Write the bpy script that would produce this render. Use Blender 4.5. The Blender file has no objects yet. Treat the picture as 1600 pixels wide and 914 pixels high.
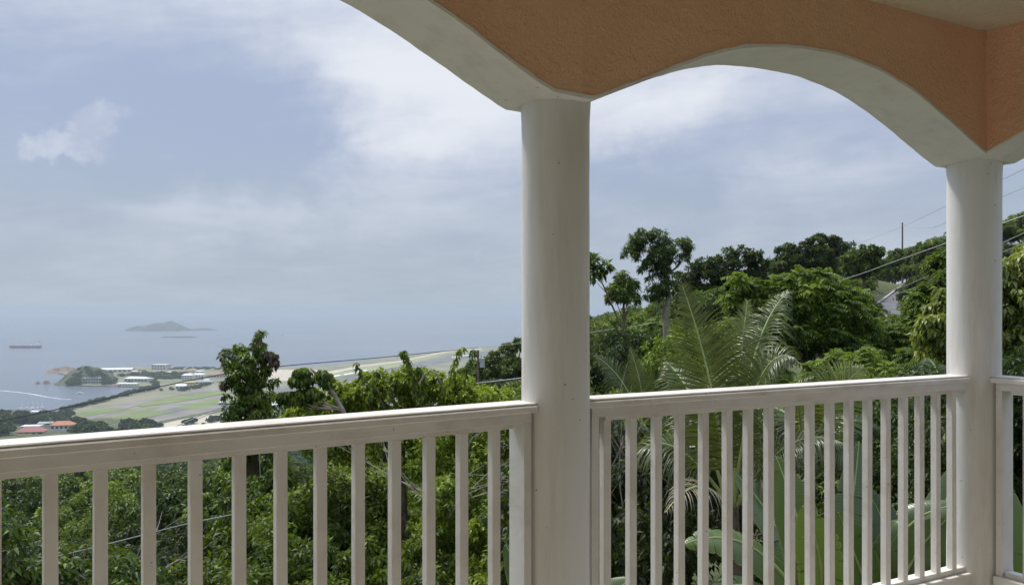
import bpy, math, random
import numpy as np
from mathutils import Vector, noise as mnoise

S = bpy.context.scene
COL = S.collection
R = math.radians
random.seed(7)
RNG = np.random.default_rng(7)

# ------------------------------------------------------------------ camera
EYE = 1.40                      # eye height over the veranda floor; the sea lies 150 m below the eye
FPX, CX, CY = 1290.0, 800.0, 484.0
cam_d = bpy.data.cameras.new('camera')
cam_d.sensor_fit = 'HORIZONTAL'; cam_d.sensor_width = 36.0
cam_d.lens = 36.0 * FPX / 1600.0
cam_d.shift_y = (CY - 457.0) / 1600.0
cam_d.clip_start = 0.05; cam_d.clip_end = 80000
cam = bpy.data.objects.new('camera', cam_d); COL.objects.link(cam)
cam.location = (0, 0, EYE); cam.rotation_euler = (R(90), 0, 0)
S.camera = cam

# ------------------------------------------------------------------ render / view
S.render.engine = 'CYCLES'
S.cycles.use_denoising = True
S.cycles.max_bounces = 8; S.cycles.diffuse_bounces = 5; S.cycles.glossy_bounces = 2
S.cycles.transmission_bounces = 3; S.cycles.transparent_max_bounces = 6
S.cycles.volume_bounces = 1
S.cycles.caustics_reflective = False; S.cycles.caustics_refractive = False
S.view_settings.view_transform = 'Standard'; S.view_settings.look = 'None'
S.view_settings.exposure = 0.0; S.view_settings.gamma = 1.0

SUN_EL, SUN_AZ = 58.0, -42.0    # azimuth from +Y (ahead), negative = left

# ------------------------------------------------------------------ world
def px_dir(px, py):
    v = Vector(((px - CX) / FPX, 1.0, (CY - py) / FPX)); v.normalize()
    return math.degrees(math.atan2(v.x, v.y)), math.degrees(math.asin(v.z))

class NT:
    """tiny node-tree writer"""
    def __init__(s, tree): s.t = tree; s.n = tree.nodes; s.l = tree.links
    def new(s, typ, **kw):
        n = s.n.new(typ)
        for k, v in kw.items(): setattr(n, k, v)
        return n
    def put(s, node, key, val):
        if isinstance(val, bpy.types.NodeSocket): s.l.new(val, node.inputs[key])
        else: node.inputs[key].default_value = val
    def m(s, op, a, b=None, c=None, clamp=False):
        n = s.n.new('ShaderNodeMath'); n.operation = op; n.use_clamp = clamp
        s.put(n, 0, a)
        if b is not None: s.put(n, 1, b)
        if c is not None: s.put(n, 2, c)
        return n.outputs[0]
    def mix(s, f, a, b, blend='MIX'):
        n = s.n.new('ShaderNodeMix'); n.data_type = 'RGBA'; n.blend_type = blend
        s.put(n, 0, f); s.put(n, 6, a); s.put(n, 7, b)
        return n.outputs[2]
    def noise(s, vec, scale, detail=4, rough=.55, dist=0.0, out=0):
        n = s.n.new('ShaderNodeTexNoise')
        if vec is not None: s.l.new(vec, n.inputs['Vector'])
        n.inputs['Scale'].default_value = scale; n.inputs['Detail'].default_value = detail
        n.inputs['Roughness'].default_value = rough; n.inputs['Distortion'].default_value = dist
        return n.outputs[out]
    def rng(s, v, a, b, c=0.0, d=1.0, smooth=True):
        n = s.n.new('ShaderNodeMapRange'); n.interpolation_type = 'SMOOTHSTEP' if smooth else 'LINEAR'
        s.put(n, 0, v); s.put(n, 1, a); s.put(n, 2, b); s.put(n, 3, c); s.put(n, 4, d)
        return n.outputs[0]

W = bpy.data.worlds.new('World'); S.world = W; W.use_nodes = True
w = NT(W.node_tree); w.n.clear()
tc = w.new('ShaderNodeTexCoord').outputs['Generated']
sep = w.new('ShaderNodeSeparateXYZ'); w.l.new(tc, sep.inputs[0])
sx, sy, sz = sep.outputs
sky = w.new('ShaderNodeTexSky', sky_type='NISHITA'); sky.sun_disc = False
sky.sun_elevation = R(SUN_EL); sky.sun_rotation = R(SUN_AZ); sky.altitude = 150
sky.air_density = 1.0; sky.dust_density = 1.5; sky.ozone_density = 1.5
az = w.m('MULTIPLY', w.m('ARCTAN2', sx, sy), 57.2958)
el = w.m('MULTIPLY', w.m('ARCSINE', sz), 57.2958)
zc = w.m('MAXIMUM', sz, 0.0)
den = w.m('ADD', zc, 0.16)
cmb = w.new('ShaderNodeCombineXYZ')
w.l.new(w.m('DIVIDE', sx, den), cmb.inputs[0]); w.l.new(w.m('DIVIDE', sy, den), cmb.inputs[1])
cp = cmb.outputs[0]
n_big = w.noise(cp, 0.55, 6, .55, .3)
n_mid = w.noise(cp, 1.9, 7, .6, .4)
cs = w.new('ShaderNodeCombineXYZ')
w.l.new(w.m('ADD', w.m('DIVIDE', az, 15.0), w.m('DIVIDE', el, 40.0)), cs.inputs[0]); w.l.new(w.m('SUBTRACT', w.m('DIVIDE', el, 3.6), w.m('DIVIDE', az, 26.0)), cs.inputs[1])
n_str = w.noise(cs.outputs[0], 1.0, 7, .62, .6)
n_warp = w.noise(tc, 5.0, 6, .6)
n_warp2 = w.noise(tc, 7.3, 6, .6)
azw = w.m('ADD', az, w.m('MULTIPLY', w.m('SUBTRACT', n_warp, .5), 18.0))
elw = w.m('ADD', el, w.m('MULTIPLY', w.m('SUBTRACT', n_warp2, .5), 8.0))
def blob(px, py, wx, wy, a=None, e=None, tilt=0.0):
    """soft patch of cloud round one bearing"""
    A, E_ = px_dir(px, py)
    da = w.m('SUBTRACT', azw if a is None else a, A); de = w.m('SUBTRACT', elw if e is None else e, E_)
    if tilt: de = w.m('SUBTRACT', de, w.m('MULTIPLY', da, tilt))
    q = w.m('ADD', w.m('POWER', w.m('ABSOLUTE', w.m('DIVIDE', da, wx / 22.5)), 2.0),
            w.m('POWER', w.m('ABSOLUTE', w.m('DIVIDE', de, wy / 22.5)), 2.0))
    return w.m('EXPONENT', w.m('MULTIPLY', q, -1.0))
mask = w.m('ADD', w.m('MULTIPLY', w.m('SUBTRACT', n_big, .5), 1.0), w.m('MULTIPLY', w.m('SUBTRACT', n_mid, .5), .55))
mask = w.m('ADD', mask, w.m('MULTIPLY', w.m('SUBTRACT', n_str, .5), .85))
mask = w.m('ADD', mask, .36)
for (px, py, wx, wy, amp, tl) in [
        (560, 30, 330, 90, .40, -.25), (690, 160, 150, 100, .46, 0), (635, 240, 110, 42, .62, .1), (560, 120, 120, 60, .2, 0),
        (1030, 150, 170, 60, .42, .25), (330, 350, 330, 36, .25, .1), (1200, 300, 260, 40, .22, .1),
        (330, 180, 260, 90, -.36, .05), (520, 235, 190, 60, -.20, .15), (60, 230, 140, 120, -.22, 0),
        (1000, 280, 120, 55, -.34, .2), (120, 90, 150, 70, -.05, 0), (1330, 190, 120, 60, -.05, 0)]:
    mask = w.m('ADD', mask, w.m('MULTIPLY', blob(px, py, wx, wy, tilt=tl), amp))
mask = w.rng(mask, 0.02, 1.12)
# small cumulus puffs
n_puff = w.noise(tc, 24.0, 9, .68, .3)
azp = w.m('ADD', az, w.m('MULTIPLY', w.m('SUBTRACT', n_puff, .5), 5.0))
elp = w.m('ADD', el, w.m('MULTIPLY', w.m('SUBTRACT', w.noise(tc, 31.0, 6, .62), .5), 3.4))
pf = None
for (px, py, wx, wy, amp, tl) in [(148, 190, 40, 30, 1, .25), (95, 225, 66, 22, .9, .15), (130, 240, 50, 14, .7, 0),
        (735, 395, 45, 10, .45, 0), (80, 432, 55, 8, .30, 0), (575, 440, 60, 8, .25, 0), (640, 432, 45, 9, .25, .1),
        (260, 248, 24, 9, .42, 0), (200, 180, 22, 8, .4, .3), (40, 215, 26, 9, .4, 0)]:
    b = w.m('MULTIPLY', blob(px, py, wx, wy, azp, elp, tl), amp)
    pf = b if pf is None else w.m('MAXIMUM', pf, b)
puff = w.rng(w.m('MULTIPLY', pf, w.m('ADD', .45, n_puff)), .24, .72)
# blue-grey of the thin layer, white of the thick one; overcast skies brighten towards the zenith
lift = w.m('ADD', 1.0, w.m('MULTIPLY', w.rng(zc, .28, 1.0), 1.9))
thin = w.mix(.85, sky.outputs[0], (3.95, 4.65, 6.35, 1))
low = w.mix(w.rng(el, 0.0, 13.0), (4.1, 4.85, 5.75, 1), thin)
thick = (8.1, 8.45, 9.1, 1)
colr = w.mix(w.m('MULTIPLY', mask, w.rng(el, 0.0, 15.0, .45, 1.0)), low, thick)
colr = w.mix(w.m('MULTIPLY', puff, .5), colr, w.mix(w.rng(w.noise(tc, 17.0, 7, .65), .38, .62), (5.4, 5.9, 7.2, 1), (7.4, 7.8, 8.7, 1)))
vm = w.new('ShaderNodeVectorMath', operation='SCALE'); w.l.new(colr, vm.inputs[0]); w.l.new(lift, vm.inputs['Scale'])
bg = w.new('ShaderNodeBackground'); w.l.new(vm.outputs[0], bg.inputs[0]); bg.inputs[1].default_value = 0.10
wo = w.new('ShaderNodeOutputWorld'); w.l.new(bg.outputs[0], wo.inputs[0])

sun_d = bpy.data.lights.new('sun', 'SUN'); sun_d.energy = 4.2; sun_d.angle = R(9); sun_d.color = (1, .95, .86)
sun = bpy.data.objects.new('sun', sun_d); COL.objects.link(sun)
sv = Vector((math.sin(R(SUN_AZ)) * math.cos(R(SUN_EL)), math.cos(R(SUN_AZ)) * math.cos(R(SUN_EL)), math.sin(R(SUN_EL))))
sun.rotation_euler = (-sv).to_track_quat('-Z', 'Y').to_euler()

# ------------------------------------------------------------------ helpers
def P(px, py, Z):
    """the point at depth Z seen at (px, py) of the photograph"""
    return Vector(((px - CX) / FPX * Z, Z, EYE + (CY - py) / FPX * Z))
def G(px, py, level=-148.0):
    """the point of the level ground seen at (px, py)"""
    return P(px, py, -level * FPX / (py - CY))

def obj(name, verts, faces, mat, parent=None, smooth=False, tint=None):
    me = bpy.data.meshes.new(name)
    if isinstance(verts, np.ndarray):
        fa = np.asarray(faces, dtype=np.int32); k = fa.shape[1]
        me.vertices.add(len(verts)); me.vertices.foreach_set('co', np.ascontiguousarray(verts, dtype=np.float32).ravel())
        me.loops.add(fa.size); me.loops.foreach_set('vertex_index', fa.ravel())
        me.polygons.add(len(fa)); me.polygons.foreach_set('loop_start', np.arange(0, fa.size, k, dtype=np.int32))
        me.update(calc_edges=True)
    else:
        me.from_pydata([tuple(v) for v in verts], [], faces); me.update()
    if tint is not None:
        at = me.attributes.new('tint', 'FLOAT', 'FACE'); at.data.foreach_set('value', np.asarray(tint, dtype=np.float32))
    if smooth: me.polygons.foreach_set('use_smooth', [True] * len(me.polygons))
    if mat: me.materials.append(mat)
    o = bpy.data.objects.new(name, me); COL.objects.link(o)
    if parent: o.parent = parent
    return o
def inst(name, src, parent=None):
    o = bpy.data.objects.new(name, src.data); COL.objects.link(o)
    if parent: o.parent = parent
    return o
def tag(o, label=None, cat=None, group=None, kind=None):
    if label: o['label'] = label
    if cat: o['category'] = cat
    if group: o['group'] = group
    if kind: o['kind'] = kind
    return o
def empty(name, loc, rz=0.0, sc=1.0):
    o = bpy.data.objects.new(name, None); COL.objects.link(o); o.empty_display_size = .2
    o.location = loc; o.rotation_euler = (0, 0, rz)
    o.scale = (sc, sc, sc) if isinstance(sc, (int, float)) else sc
    return o

class MB:
    def __init__(s): s.v = []; s.f = []
    def add(s, v, f):
        b = len(s.v); s.v += [Vector(q) for q in v]; s.f += [tuple(b + i for i in g) for g in f]
        return s
    def box(s, O, u, v, wv, a, b, c, bev=0.0):
        """box in the frame O,u,v,wv with ranges a,b,c; bev chamfers the edges along u"""
        O, u, v, wv = Vector(O), Vector(u), Vector(v), Vector(wv)
        if bev <= 0:
            q = [O + u * i + v * j + wv * k for i in a for j in b for k in c]
            return s.add(q, [(0, 1, 3, 2), (4, 6, 7, 5), (0, 4, 5, 1), (2, 3, 7, 6), (0, 2, 6, 4), (1, 5, 7, 3)])
        (b0, b1), (c0, c1) = b, c
        ring = [(b0 + bev, c0), (b1 - bev, c0), (b1, c0 + bev), (b1, c1 - bev), (b1 - bev, c1), (b0 + bev, c1), (b0, c1 - bev), (b0, c0 + bev)]
        q = [O + u * i + v * j + wv * k for i in a for j, k in ring]
        return s.add(q, [(i, (i + 1) % 8, 8 + (i + 1) % 8, 8 + i) for i in range(8)] + [tuple(range(7, -1, -1)), tuple(range(8, 16))])
    def abox(s, x, y, z): return s.box((0, 0, 0), (1, 0, 0), (0, 1, 0), (0, 0, 1), x, y, z)
    def tube(s, pts, rad, n=8, cap=True):
        pts = [Vector(p) for p in pts]
        if not hasattr(rad, '__len__'): rad = [rad] * len(pts)
        v = []; f = []
        for i, p in enumerate(pts):
            t = (pts[min(i + 1, len(pts) - 1)] - pts[max(i - 1, 0)]).normalized()
            ref = Vector((0, 0, 1)) if abs(t.z) < .9 else Vector((1, 0, 0))
            a = t.cross(ref).normalized(); b = t.cross(a).normalized()
            for k in range(n):
                an = 2 * math.pi * k / n
                v.append(p + (a * math.cos(an) + b * math.sin(an)) * rad[i])
        for i in range(len(pts) - 1):
            for k in range(n):
                f.append((i * n + k, i * n + (k + 1) % n, (i + 1) * n + (k + 1) % n, (i + 1) * n + k))
        if cap: f += [tuple(range(n - 1, -1, -1)), tuple((len(pts) - 1) * n + k for k in range(n))]
        return s.add(v, f)
    def prism(s, poly, z0, z1):
        n = len(poly)
        v = [(p[0], p[1], z0) for p in poly] + [(p[0], p[1], z1) for p in poly]
        return s.add(v, [(i, (i + 1) % n, n + (i + 1) % n, n + i) for i in range(n)] + [tuple(range(n - 1, -1, -1)), tuple(range(n, 2 * n))])
    def build(s, name, mat, parent=None, smooth=False):
        o = obj(name, s.v, s.f, mat, parent, smooth)
        return o

# ------------------------------------------------------------------ materials
def material(name, col, rough=.6, var=.0, vscale=3.0, col2=None, bump=0.0, bscale=40.0, bdist=.01, spec=.4, detail=4, coord='Object', fac=(.35, .65)):
    m = bpy.data.materials.new(name); m.use_nodes = True
    t = NT(m.node_tree); bs = t.n['Principled BSDF']
    co = t.new('ShaderNodeTexCoord').outputs[coord]
    if col2 is None: col2 = tuple(c * (1 - var) for c in col)
    f = t.rng(t.noise(co, vscale, detail), fac[0], fac[1])
    t.l.new(t.mix(f, (*col, 1), (*col2, 1)), bs.inputs['Base Color'])
    bs.inputs['Roughness'].default_value = rough; bs.inputs['Specular IOR Level'].default_value = spec
    if bump:
        b = t.new('ShaderNodeBump'); b.inputs['Strength'].default_value = bump; b.inputs['Distance'].default_value = bdist
        t.l.new(t.noise(co, bscale, 5, .6), b.inputs['Height']); t.l.new(b.outputs[0], bs.inputs['Normal'])
    return m

def paint_material(name, col, dirt, wood=False, rough=.5):
    """old gloss paint: faint grime clouds, drips, a few chips and brush marks"""
    m = bpy.data.materials.new(name); m.use_nodes = True
    t = NT(m.node_tree); bs = t.n['Principled BSDF']
    co0 = t.new('ShaderNodeTexCoord').outputs['Object']
    va = t.new('ShaderNodeVectorMath', operation='ADD'); rnd = t.new('ShaderNodeObjectInfo').outputs['Random']
    cb = t.new('ShaderNodeCombineXYZ'); t.l.new(t.m('MULTIPLY', rnd, 37.0), cb.inputs[0]); t.l.new(t.m('MULTIPLY', rnd, 91.0), cb.inputs[2])
    t.l.new(co0, va.inputs[0]); t.l.new(cb.outputs[0], va.inputs[1]); co = va.outputs[0]
    mp = t.new('ShaderNodeMapping'); t.l.new(co, mp.inputs[0]); mp.inputs['Scale'].default_value = (6, 6, .8) if not wood else (2.2, 2.2, 2.2)
    g = t.rng(t.noise(mp.outputs[0], 1.6, 6, .65), .42, .80)
    c = t.mix(t.m('MULTIPLY', g, .8), (*col, 1), (*dirt, 1))
    c = t.mix(t.rng(t.noise(co, 1.1, 3), .35, .7, 0, .28), c, (*[x * .82 for x in col], 1))
    chip = t.rng(t.noise(co, 38.0, 2, .5), .75, .77)
    c = t.mix(t.m('MULTIPLY', chip, .6), c, (.16, .12, .09, 1))
    t.l.new(c, bs.inputs['Base Color'])
    bs.inputs['Roughness'].default_value = rough; bs.inputs['Specular IOR Level'].default_value = .35
    b = t.new('ShaderNodeBump'); b.inputs['Strength'].default_value = .35; b.inputs['Distance'].default_value = .003
    mp2 = t.new('ShaderNodeMapping'); t.l.new(co, mp2.inputs[0]); mp2.inputs['Scale'].default_value = (60, 60, 5) if not wood else (30, 30, 30)
    hsum = t.m('ADD', t.noise(mp2.outputs[0], 1.0, 4, .6), t.m('MULTIPLY', t.noise(co, 14.0, 3), 1.2))
    t.l.new(hsum, b.inputs['Height']); t.l.new(b.outputs[0], bs.inputs['Normal'])
    return m

M = {}
M['paint'] = paint_material('white_rail_paint', (.745, .725, .69), (.50, .44, .37), wood=True, rough=.42)
M['column'] = paint_material('white_column_paint', (.755, .755, .745), (.55, .50, .44), rough=.5)
M['soffit'] = paint_material('white_soffit_paint', (.79, .79, .79), (.64, .63, .62), rough=.75)

def stucco(name, c1, c2, c3):
    m = bpy.data.materials.new(name); m.use_nodes = True
    t = NT(m.node_tree); bs = t.n['Principled BSDF']
    co = t.new('ShaderNodeTexCoord').outputs['Object']
    c = t.mix(t.rng(t.noise(co, 1.3, 4, .6), .36, .66), (*c1, 1), (*c2, 1))
    c = t.mix(t.rng(t.noise(co, 5.0, 5, .65), .55, .8, 0, .5), c, (*c3, 1))
    t.l.new(c, bs.inputs['Base Color']); bs.inputs['Roughness'].default_value = .85; bs.inputs['Specular IOR Level'].default_value = .15
    h = t.m('ADD', t.noise(co, 95.0, 4, .6, .5), t.m('MULTIPLY', t.noise(co, 32.0, 4, .55), 1.1))
    b = t.new('ShaderNodeBump'); b.inputs['Strength'].default_value = .85; b.inputs['Distance'].default_value = .012
    t.l.new(h, b.inputs['Height']); t.l.new(b.outputs[0], bs.inputs['Normal'])
    return m
M['stucco'] = stucco('orange_stucco', (.90, .57, .395), (.83, .50, .33), (.86, .61, .47))
M['ceiling'] = stucco('cream_ceiling_plaster', (.72, .66, .49), (.70, .63, .46), (.74, .69, .55))
M['house'] = material('peach_wall_paint', (.72, .65, .57), .8, .1, 2)
M['tile'] = material('beige_floor_tile', (.64, .58, .49), .5, .25, 4, bump=.1)
M['bark'] = material('grey_brown_bark', (.17, .13, .10), .9, .5, 12, bump=.5, bscale=30, bdist=.02)
M['palebark'] = material('pale_bark', (.30, .26, .21), .9, .4, 12, bump=.4, bscale=30, bdist=.02)
M['cable'] = material('cable_sheath', (.33, .33, .32), .5, .2, 5)
M['darkcable'] = material('dark_cable_sheath', (.05, .05, .055), .5, .2, 5)
M['pole'] = material('weathered_pole_wood', (.16, .13, .11), .9, .4, 4)
M['metal'] = material('galvanised_metal', (.45, .46, .47), .4, .2, 4)
M['road'] = material('concrete_road', (.12, .12, .125), .9, .3, .6, bump=.2, bscale=4)
M['kerb'] = material('pale_kerb_concrete', (.36, .355, .34), .9, .2, 1)
M['wall_w'] = material('white_house_wall', (.60, .60, .57), .8, .12, .2)
M['wall_c'] = material('cream_house_wall', (.66, .62, .50), .8, .12, .2)
M['wall_y'] = material('yellow_house_wall', (.66, .55, .28), .8, .12, .2)
M['wall_g'] = material('green_grey_wall', (.38, .47, .44), .8, .12, .2)
M['wall_b'] = material('pale_blue_wall', (.45, .55, .62), .8, .12, .2)
M['roof_w'] = material('white_roof', (.54, .55, .55), .6, .1, .2)
M['roof_o'] = material('orange_tile_roof', (.46, .19, .11), .8, .25, 1.0)
M['roof_p'] = material('pink_red_roof', (.38, .16, .14), .8, .25, 1.0)
M['roof_g'] = material('grey_roof', (.30, .31, .32), .8, .2, 1.0)
M['roof_r'] = material('rust_brown_roof', (.30, .16, .12), .8, .2, 1.0)
M['roof_gr'] = material('green_roof_trim', (.16, .34, .27), .7, .2, 1.0)
M['glass'] = material('dark_window_glass', (.03, .035, .04), .15, .0)
M['boat'] = material('white_boat_gelcoat', (.80, .80, .78), .3, .05)
M['hull'] = material('dark_red_hull_paint', (.28, .07, .06), .5, .2, .1)
M['hull_g'] = material('grey_hull_paint', (.13, .15, .17), .5, .2, .1)
M['foam'] = material('white_foam', (.55, .60, .63), .9, .25, .15)
M['rock'] = material('red_brown_rock', (.25, .16, .12), .95, .5, .08, col2=(.14, .12, .09))
M['isle'] = material('island_scrub', (.025, .035, .02), .95, .0, .01, col2=(.06, .06, .04))
M['scrub'] = material('dark_scrub', (.05, .075, .03), .95, .0, .06, col2=(.10, .11, .05), bump=.8, bscale=.3, bdist=3)

def leaf_material(name, dark, mid, young, transl=.35, rough=.42, spec=.5, hue=.04):
    m = bpy.data.materials.new(name); m.use_nodes = True
    t = NT(m.node_tree); bs = t.n['Principled BSDF']; out = t.n['Material Output']
    at = t.new('ShaderNodeAttribute', attribute_name='tint').outputs['Fac']
    inf = t.new('ShaderNodeObjectInfo').outputs['Random']
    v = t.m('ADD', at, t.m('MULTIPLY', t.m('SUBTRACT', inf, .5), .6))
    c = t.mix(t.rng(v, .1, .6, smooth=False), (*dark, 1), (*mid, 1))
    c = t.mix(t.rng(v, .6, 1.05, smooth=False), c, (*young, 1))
    t.l.new(c, bs.inputs['Base Color'])
    bs.inputs['Roughness'].default_value = rough; bs.inputs['Specular IOR Level'].default_value = spec
    tr = t.new('ShaderNodeBsdfTranslucent')
    t.l.new(t.mix(.4, c, (young[0] * 1.1, young[1] * 1.05, young[2] * .5, 1)), tr.inputs[0])
    mx = t.new('ShaderNodeMixShader'); mx.inputs[0].default_value = transl
    t.l.new(bs.outputs[0], mx.inputs[1]); t.l.new(tr.outputs[0], mx.inputs[2]); t.l.new(mx.outputs[0], out.inputs[0])
    return m
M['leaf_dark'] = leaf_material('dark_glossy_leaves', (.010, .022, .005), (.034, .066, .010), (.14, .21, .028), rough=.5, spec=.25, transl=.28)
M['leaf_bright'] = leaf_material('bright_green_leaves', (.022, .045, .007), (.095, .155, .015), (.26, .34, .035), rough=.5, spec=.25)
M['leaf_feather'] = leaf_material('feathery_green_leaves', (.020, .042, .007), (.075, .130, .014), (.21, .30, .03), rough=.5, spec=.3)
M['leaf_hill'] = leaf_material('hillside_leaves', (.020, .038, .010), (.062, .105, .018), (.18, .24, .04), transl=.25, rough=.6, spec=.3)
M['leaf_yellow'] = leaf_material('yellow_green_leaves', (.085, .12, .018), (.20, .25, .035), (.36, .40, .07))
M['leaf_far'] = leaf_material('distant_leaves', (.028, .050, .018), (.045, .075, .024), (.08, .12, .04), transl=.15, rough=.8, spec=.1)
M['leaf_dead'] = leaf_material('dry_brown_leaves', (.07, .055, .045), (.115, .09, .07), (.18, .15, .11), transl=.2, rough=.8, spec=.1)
M['palm'] = leaf_material('palm_leaflets', (.045, .072, .016), (.105, .145, .03), (.27, .31, .05), transl=.30, rough=.33, spec=.6)
M['palm_dry'] = leaf_material('dry_palm_leaflets', (.12, .10, .065), (.22, .19, .13), (.38, .34, .25), transl=.25, rough=.6, spec=.3)
M['rib'] = material('pale_green_midrib', (.30, .36, .14), .5, .2, 8)
M['banana_edge'] = material('torn_brown_leaf', (.22, .14, .06), .8, .3, 8)

def banana_material():
    m = bpy.data.materials.new('banana_leaf_blade'); m.use_nodes = True
    t = NT(m.node_tree); bs = t.n['Principled BSDF']; out = t.n['Material Output']
    uv = t.new('ShaderNodeAttribute', attribute_name='blade'); sp = t.new('ShaderNodeSeparateXYZ'); t.l.new(uv.outputs['Vector'], sp.inputs[0])
    inf = t.new('ShaderNodeObjectInfo').outputs['Random']
    vein = t.m('SINE', t.m('MULTIPLY', sp.outputs[0], 330.0))
    c = t.mix(inf, (.035, .070, .024, 1), (.095, .150, .032, 1))
    c = t.mix(t.rng(vein, -.2, 1.0, 0, .09), c, (.20, .30, .10, 1))
    c = t.mix(t.rng(sp.outputs[1], .93, 1.0, 0, .6), c, (.30, .27, .10, 1))
    t.l.new(c, bs.inputs['Base Color']); bs.inputs['Roughness'].default_value = .33; bs.inputs['Specular IOR Level'].default_value = .6
    b = t.new('ShaderNodeBump'); b.inputs['Strength'].default_value = .12; b.inputs['Distance'].default_value = .004
    t.l.new(vein, b.inputs['Height']); t.l.new(b.outputs[0], bs.inputs['Normal'])
    tr = t.new('ShaderNodeBsdfTranslucent'); t.l.new(t.mix(.5, c, (.16, .25, .02, 1)), tr.inputs[0])
    mx = t.new('ShaderNodeMixShader'); mx.inputs[0].default_value = .25
    t.l.new(bs.outputs[0], mx.inputs[1]); t.l.new(tr.outputs[0], mx.inputs[2]); t.l.new(mx.outputs[0], out.inputs[0])
    return m
M['banana'] = banana_material()

# ================================================================== VERANDA
A1, A2 = R(34.5), R(28.6); A3 = A2 - R(90)
C1 = Vector((.155, 2.94, 0)); 
D1 = Vector((math.cos(A1), math.sin(A1), 0)); N1 = Vector((math.sin(A1), -math.cos(A1), 0))
D2 = Vector((math.cos(A2), math.sin(A2), 0)); N2 = Vector((math.sin(A2), -math.cos(A2), 0))
C2 = C1 + D2 * 2.4425
D3 = Vector((math.cos(A3), math.sin(A3), 0)); N3 = Vector((math.sin(A3), -math.cos(A3), 0))
C0 = C1 - D1 * 2.52
C3 = C2 + D3 * 2.52
UP = Vector((0, 0, 1))
ZS = EYE + .722            # springing of the arches = top of the columns
ZC = EYE + 1.309           # ceiling
T_IN, T_OUT = .16, -.12    # inner / outer face of the arched beams

def meet(Ca, Da, Na, Cb, Db, Nb, t):
    """where the two offset lines cross"""
    p = Ca + Na * t; q = Cb + Nb * t
    det = Da.x * (-Db.y) - (-Db.x) * Da.y
    if abs(det) < 1e-6: return p
    r = q - p
    s = (r.x * (-Db.y) - (-Db.x) * r.y) / det
    return p + Da * s

ARCH = [(0, 1.052), (.11, 1.050), (.22, 1.040), (.354, 1.012), (.496, .966), (.664, .890), (.814, .810), (.93, .752), (1.0, .722)]
def arch_z(u):
    q_ = min(1, max(0, 1 - abs(u)) / .25)      # trowelled smooth, but sharp where it meets the column
    if q_ <= 0: return arch_raw(u)
    ks = [(-2, .06), (-1.5, .09), (-1, .13), (-.5, .14), (0, .16), (.5, .14), (1, .13), (1.5, .09), (2, .06)]
    return sum(w_ * arch_raw(u + d_ * .075 * q_) for d_, w_ in ks)
def arch_raw(u):
    u = abs(u)
    if u >= 1: return .722
    xs = [a for a, _ in ARCH]; ys = [b for _, b in ARCH]
    k = max(i for i in range(len(xs)) if xs[i] <= u); k = min(k, len(xs) - 2)
    def sl(i):
        if i == 0: return 0.0
        if i == len(xs) - 1: return (ys[i] - ys[i - 1]) / (xs[i] - xs[i - 1])
        return (ys[i + 1] - ys[i - 1]) / (xs[i + 1] - xs[i - 1])
    h = xs[k + 1] - xs[k]; t = (u - xs[k]) / h
    return ((2 * t**3 - 3 * t**2 + 1) * ys[k] + (t**3 - 2 * t**2 + t) * h * sl(k) + (-2 * t**3 + 3 * t**2) * ys[k + 1] + (t**3 - t**2) * h * sl(k + 1))

def arched_beam(Ca, D, N, L, s0, half, before, after, label):
    """beam with an arch cut in it, between two columns L apart; before/after give the mitre lines"""
    root = empty('arched_beam', Ca + UP * ZS)
    tag(root, label, 'arch', 'arched beams of the veranda')
    n = 64
    def s_end(t, nb, C_):
        if nb is None: return None
        p = meet(Ca, D, N, nb[0], nb[1], nb[2], t); return (p - Ca).dot(D)
    ts = [T_IN, T_OUT]
    cols = []
    for t in ts:
        sa = s_end(t, before, Ca); sb = s_end(t, after, Ca)
        sa = -.12 if sa is None else sa; sb = L + .12 if sb is None else sb
        ss = [sa] + [s0 - half + 2 * half * i / n for i in range(n + 1)] + [sb]
        ss = [min(max(x, sa + 1e-4 * i), sb) for i, x in enumerate(ss)]
        cols.append(ss)
    v = []; f = []
    def jit(s, t):
        return .0035 * mnoise.noise(Vector((s * 7, t * 9 + 3, L))) + .0022 * mnoise.noise(Vector((s * 31, t * 9, L)))
    rows = len(cols[0])
    for i in range(rows):
        for j, t in enumerate(ts):
            s = cols[j][i]; z = EYE + arch_z((s - s0) / half) + (jit(s, t) if 0 < i < rows - 1 else 0)
            v.append(Ca + D * s + N * t + UP * z)
            v.append(Ca + D * s + N * t + UP * (ZC + .02))
    for i in range(rows - 1):
        a, b = i * 4, (i + 1) * 4
        f.append((a, b, b + 1, a + 1)); f.append((a + 2, a + 3, b + 3, b + 2)); f.append((a + 1, b + 1, b + 3, a + 3))
    e = (rows - 1) * 4
    f.append((0, 1, 3, 2)); f.append((e, e + 2, e + 3, e + 1))
    body = obj('beam_body', [q - root.location for q in v], f, M['stucco'], root)
    # painted soffit, a 4 mm coat under the arch, with a wobbling painted edge
    v2 = []; f2 = []
    for i in range(rows):
        for j, t in enumerate(ts):
            q = v[i * 4 + j * 2]; s = cols[j][i]
            lip = .004 + .009 * abs(mnoise.noise(Vector((s * 23, 5, t)))) + (.003 if j == 0 else .0)
            v2.append(q + N * (.0025 if j == 0 else -.0025) - UP * .004)
            v2.append(q + N * (.0025 if j == 0 else -.0025) + UP * lip)
    for i in range(rows - 1):
        a, b = i * 4, (i + 1) * 4
        f2.append((a, a + 2, b + 2, b)); f2.append((a, b, b + 1, a + 1)); f2.append((a + 2, a + 3, b + 3, b + 2)); f2.append((a + 1, b + 1, b + 3, a + 3))
    obj('soffit', [q - root.location for q in v2], f2, M['soffit'], root, smooth=False)
    return root
L1 = 2.52; L2 = (C2 - C1).length
arched_beam(C0, D1, N1, L1, L1 - 1.26, 1.13, None, (C1, D2, N2), 'left arched beam, orange stucco with white soffit, cut off by the top of the photo')
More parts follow.
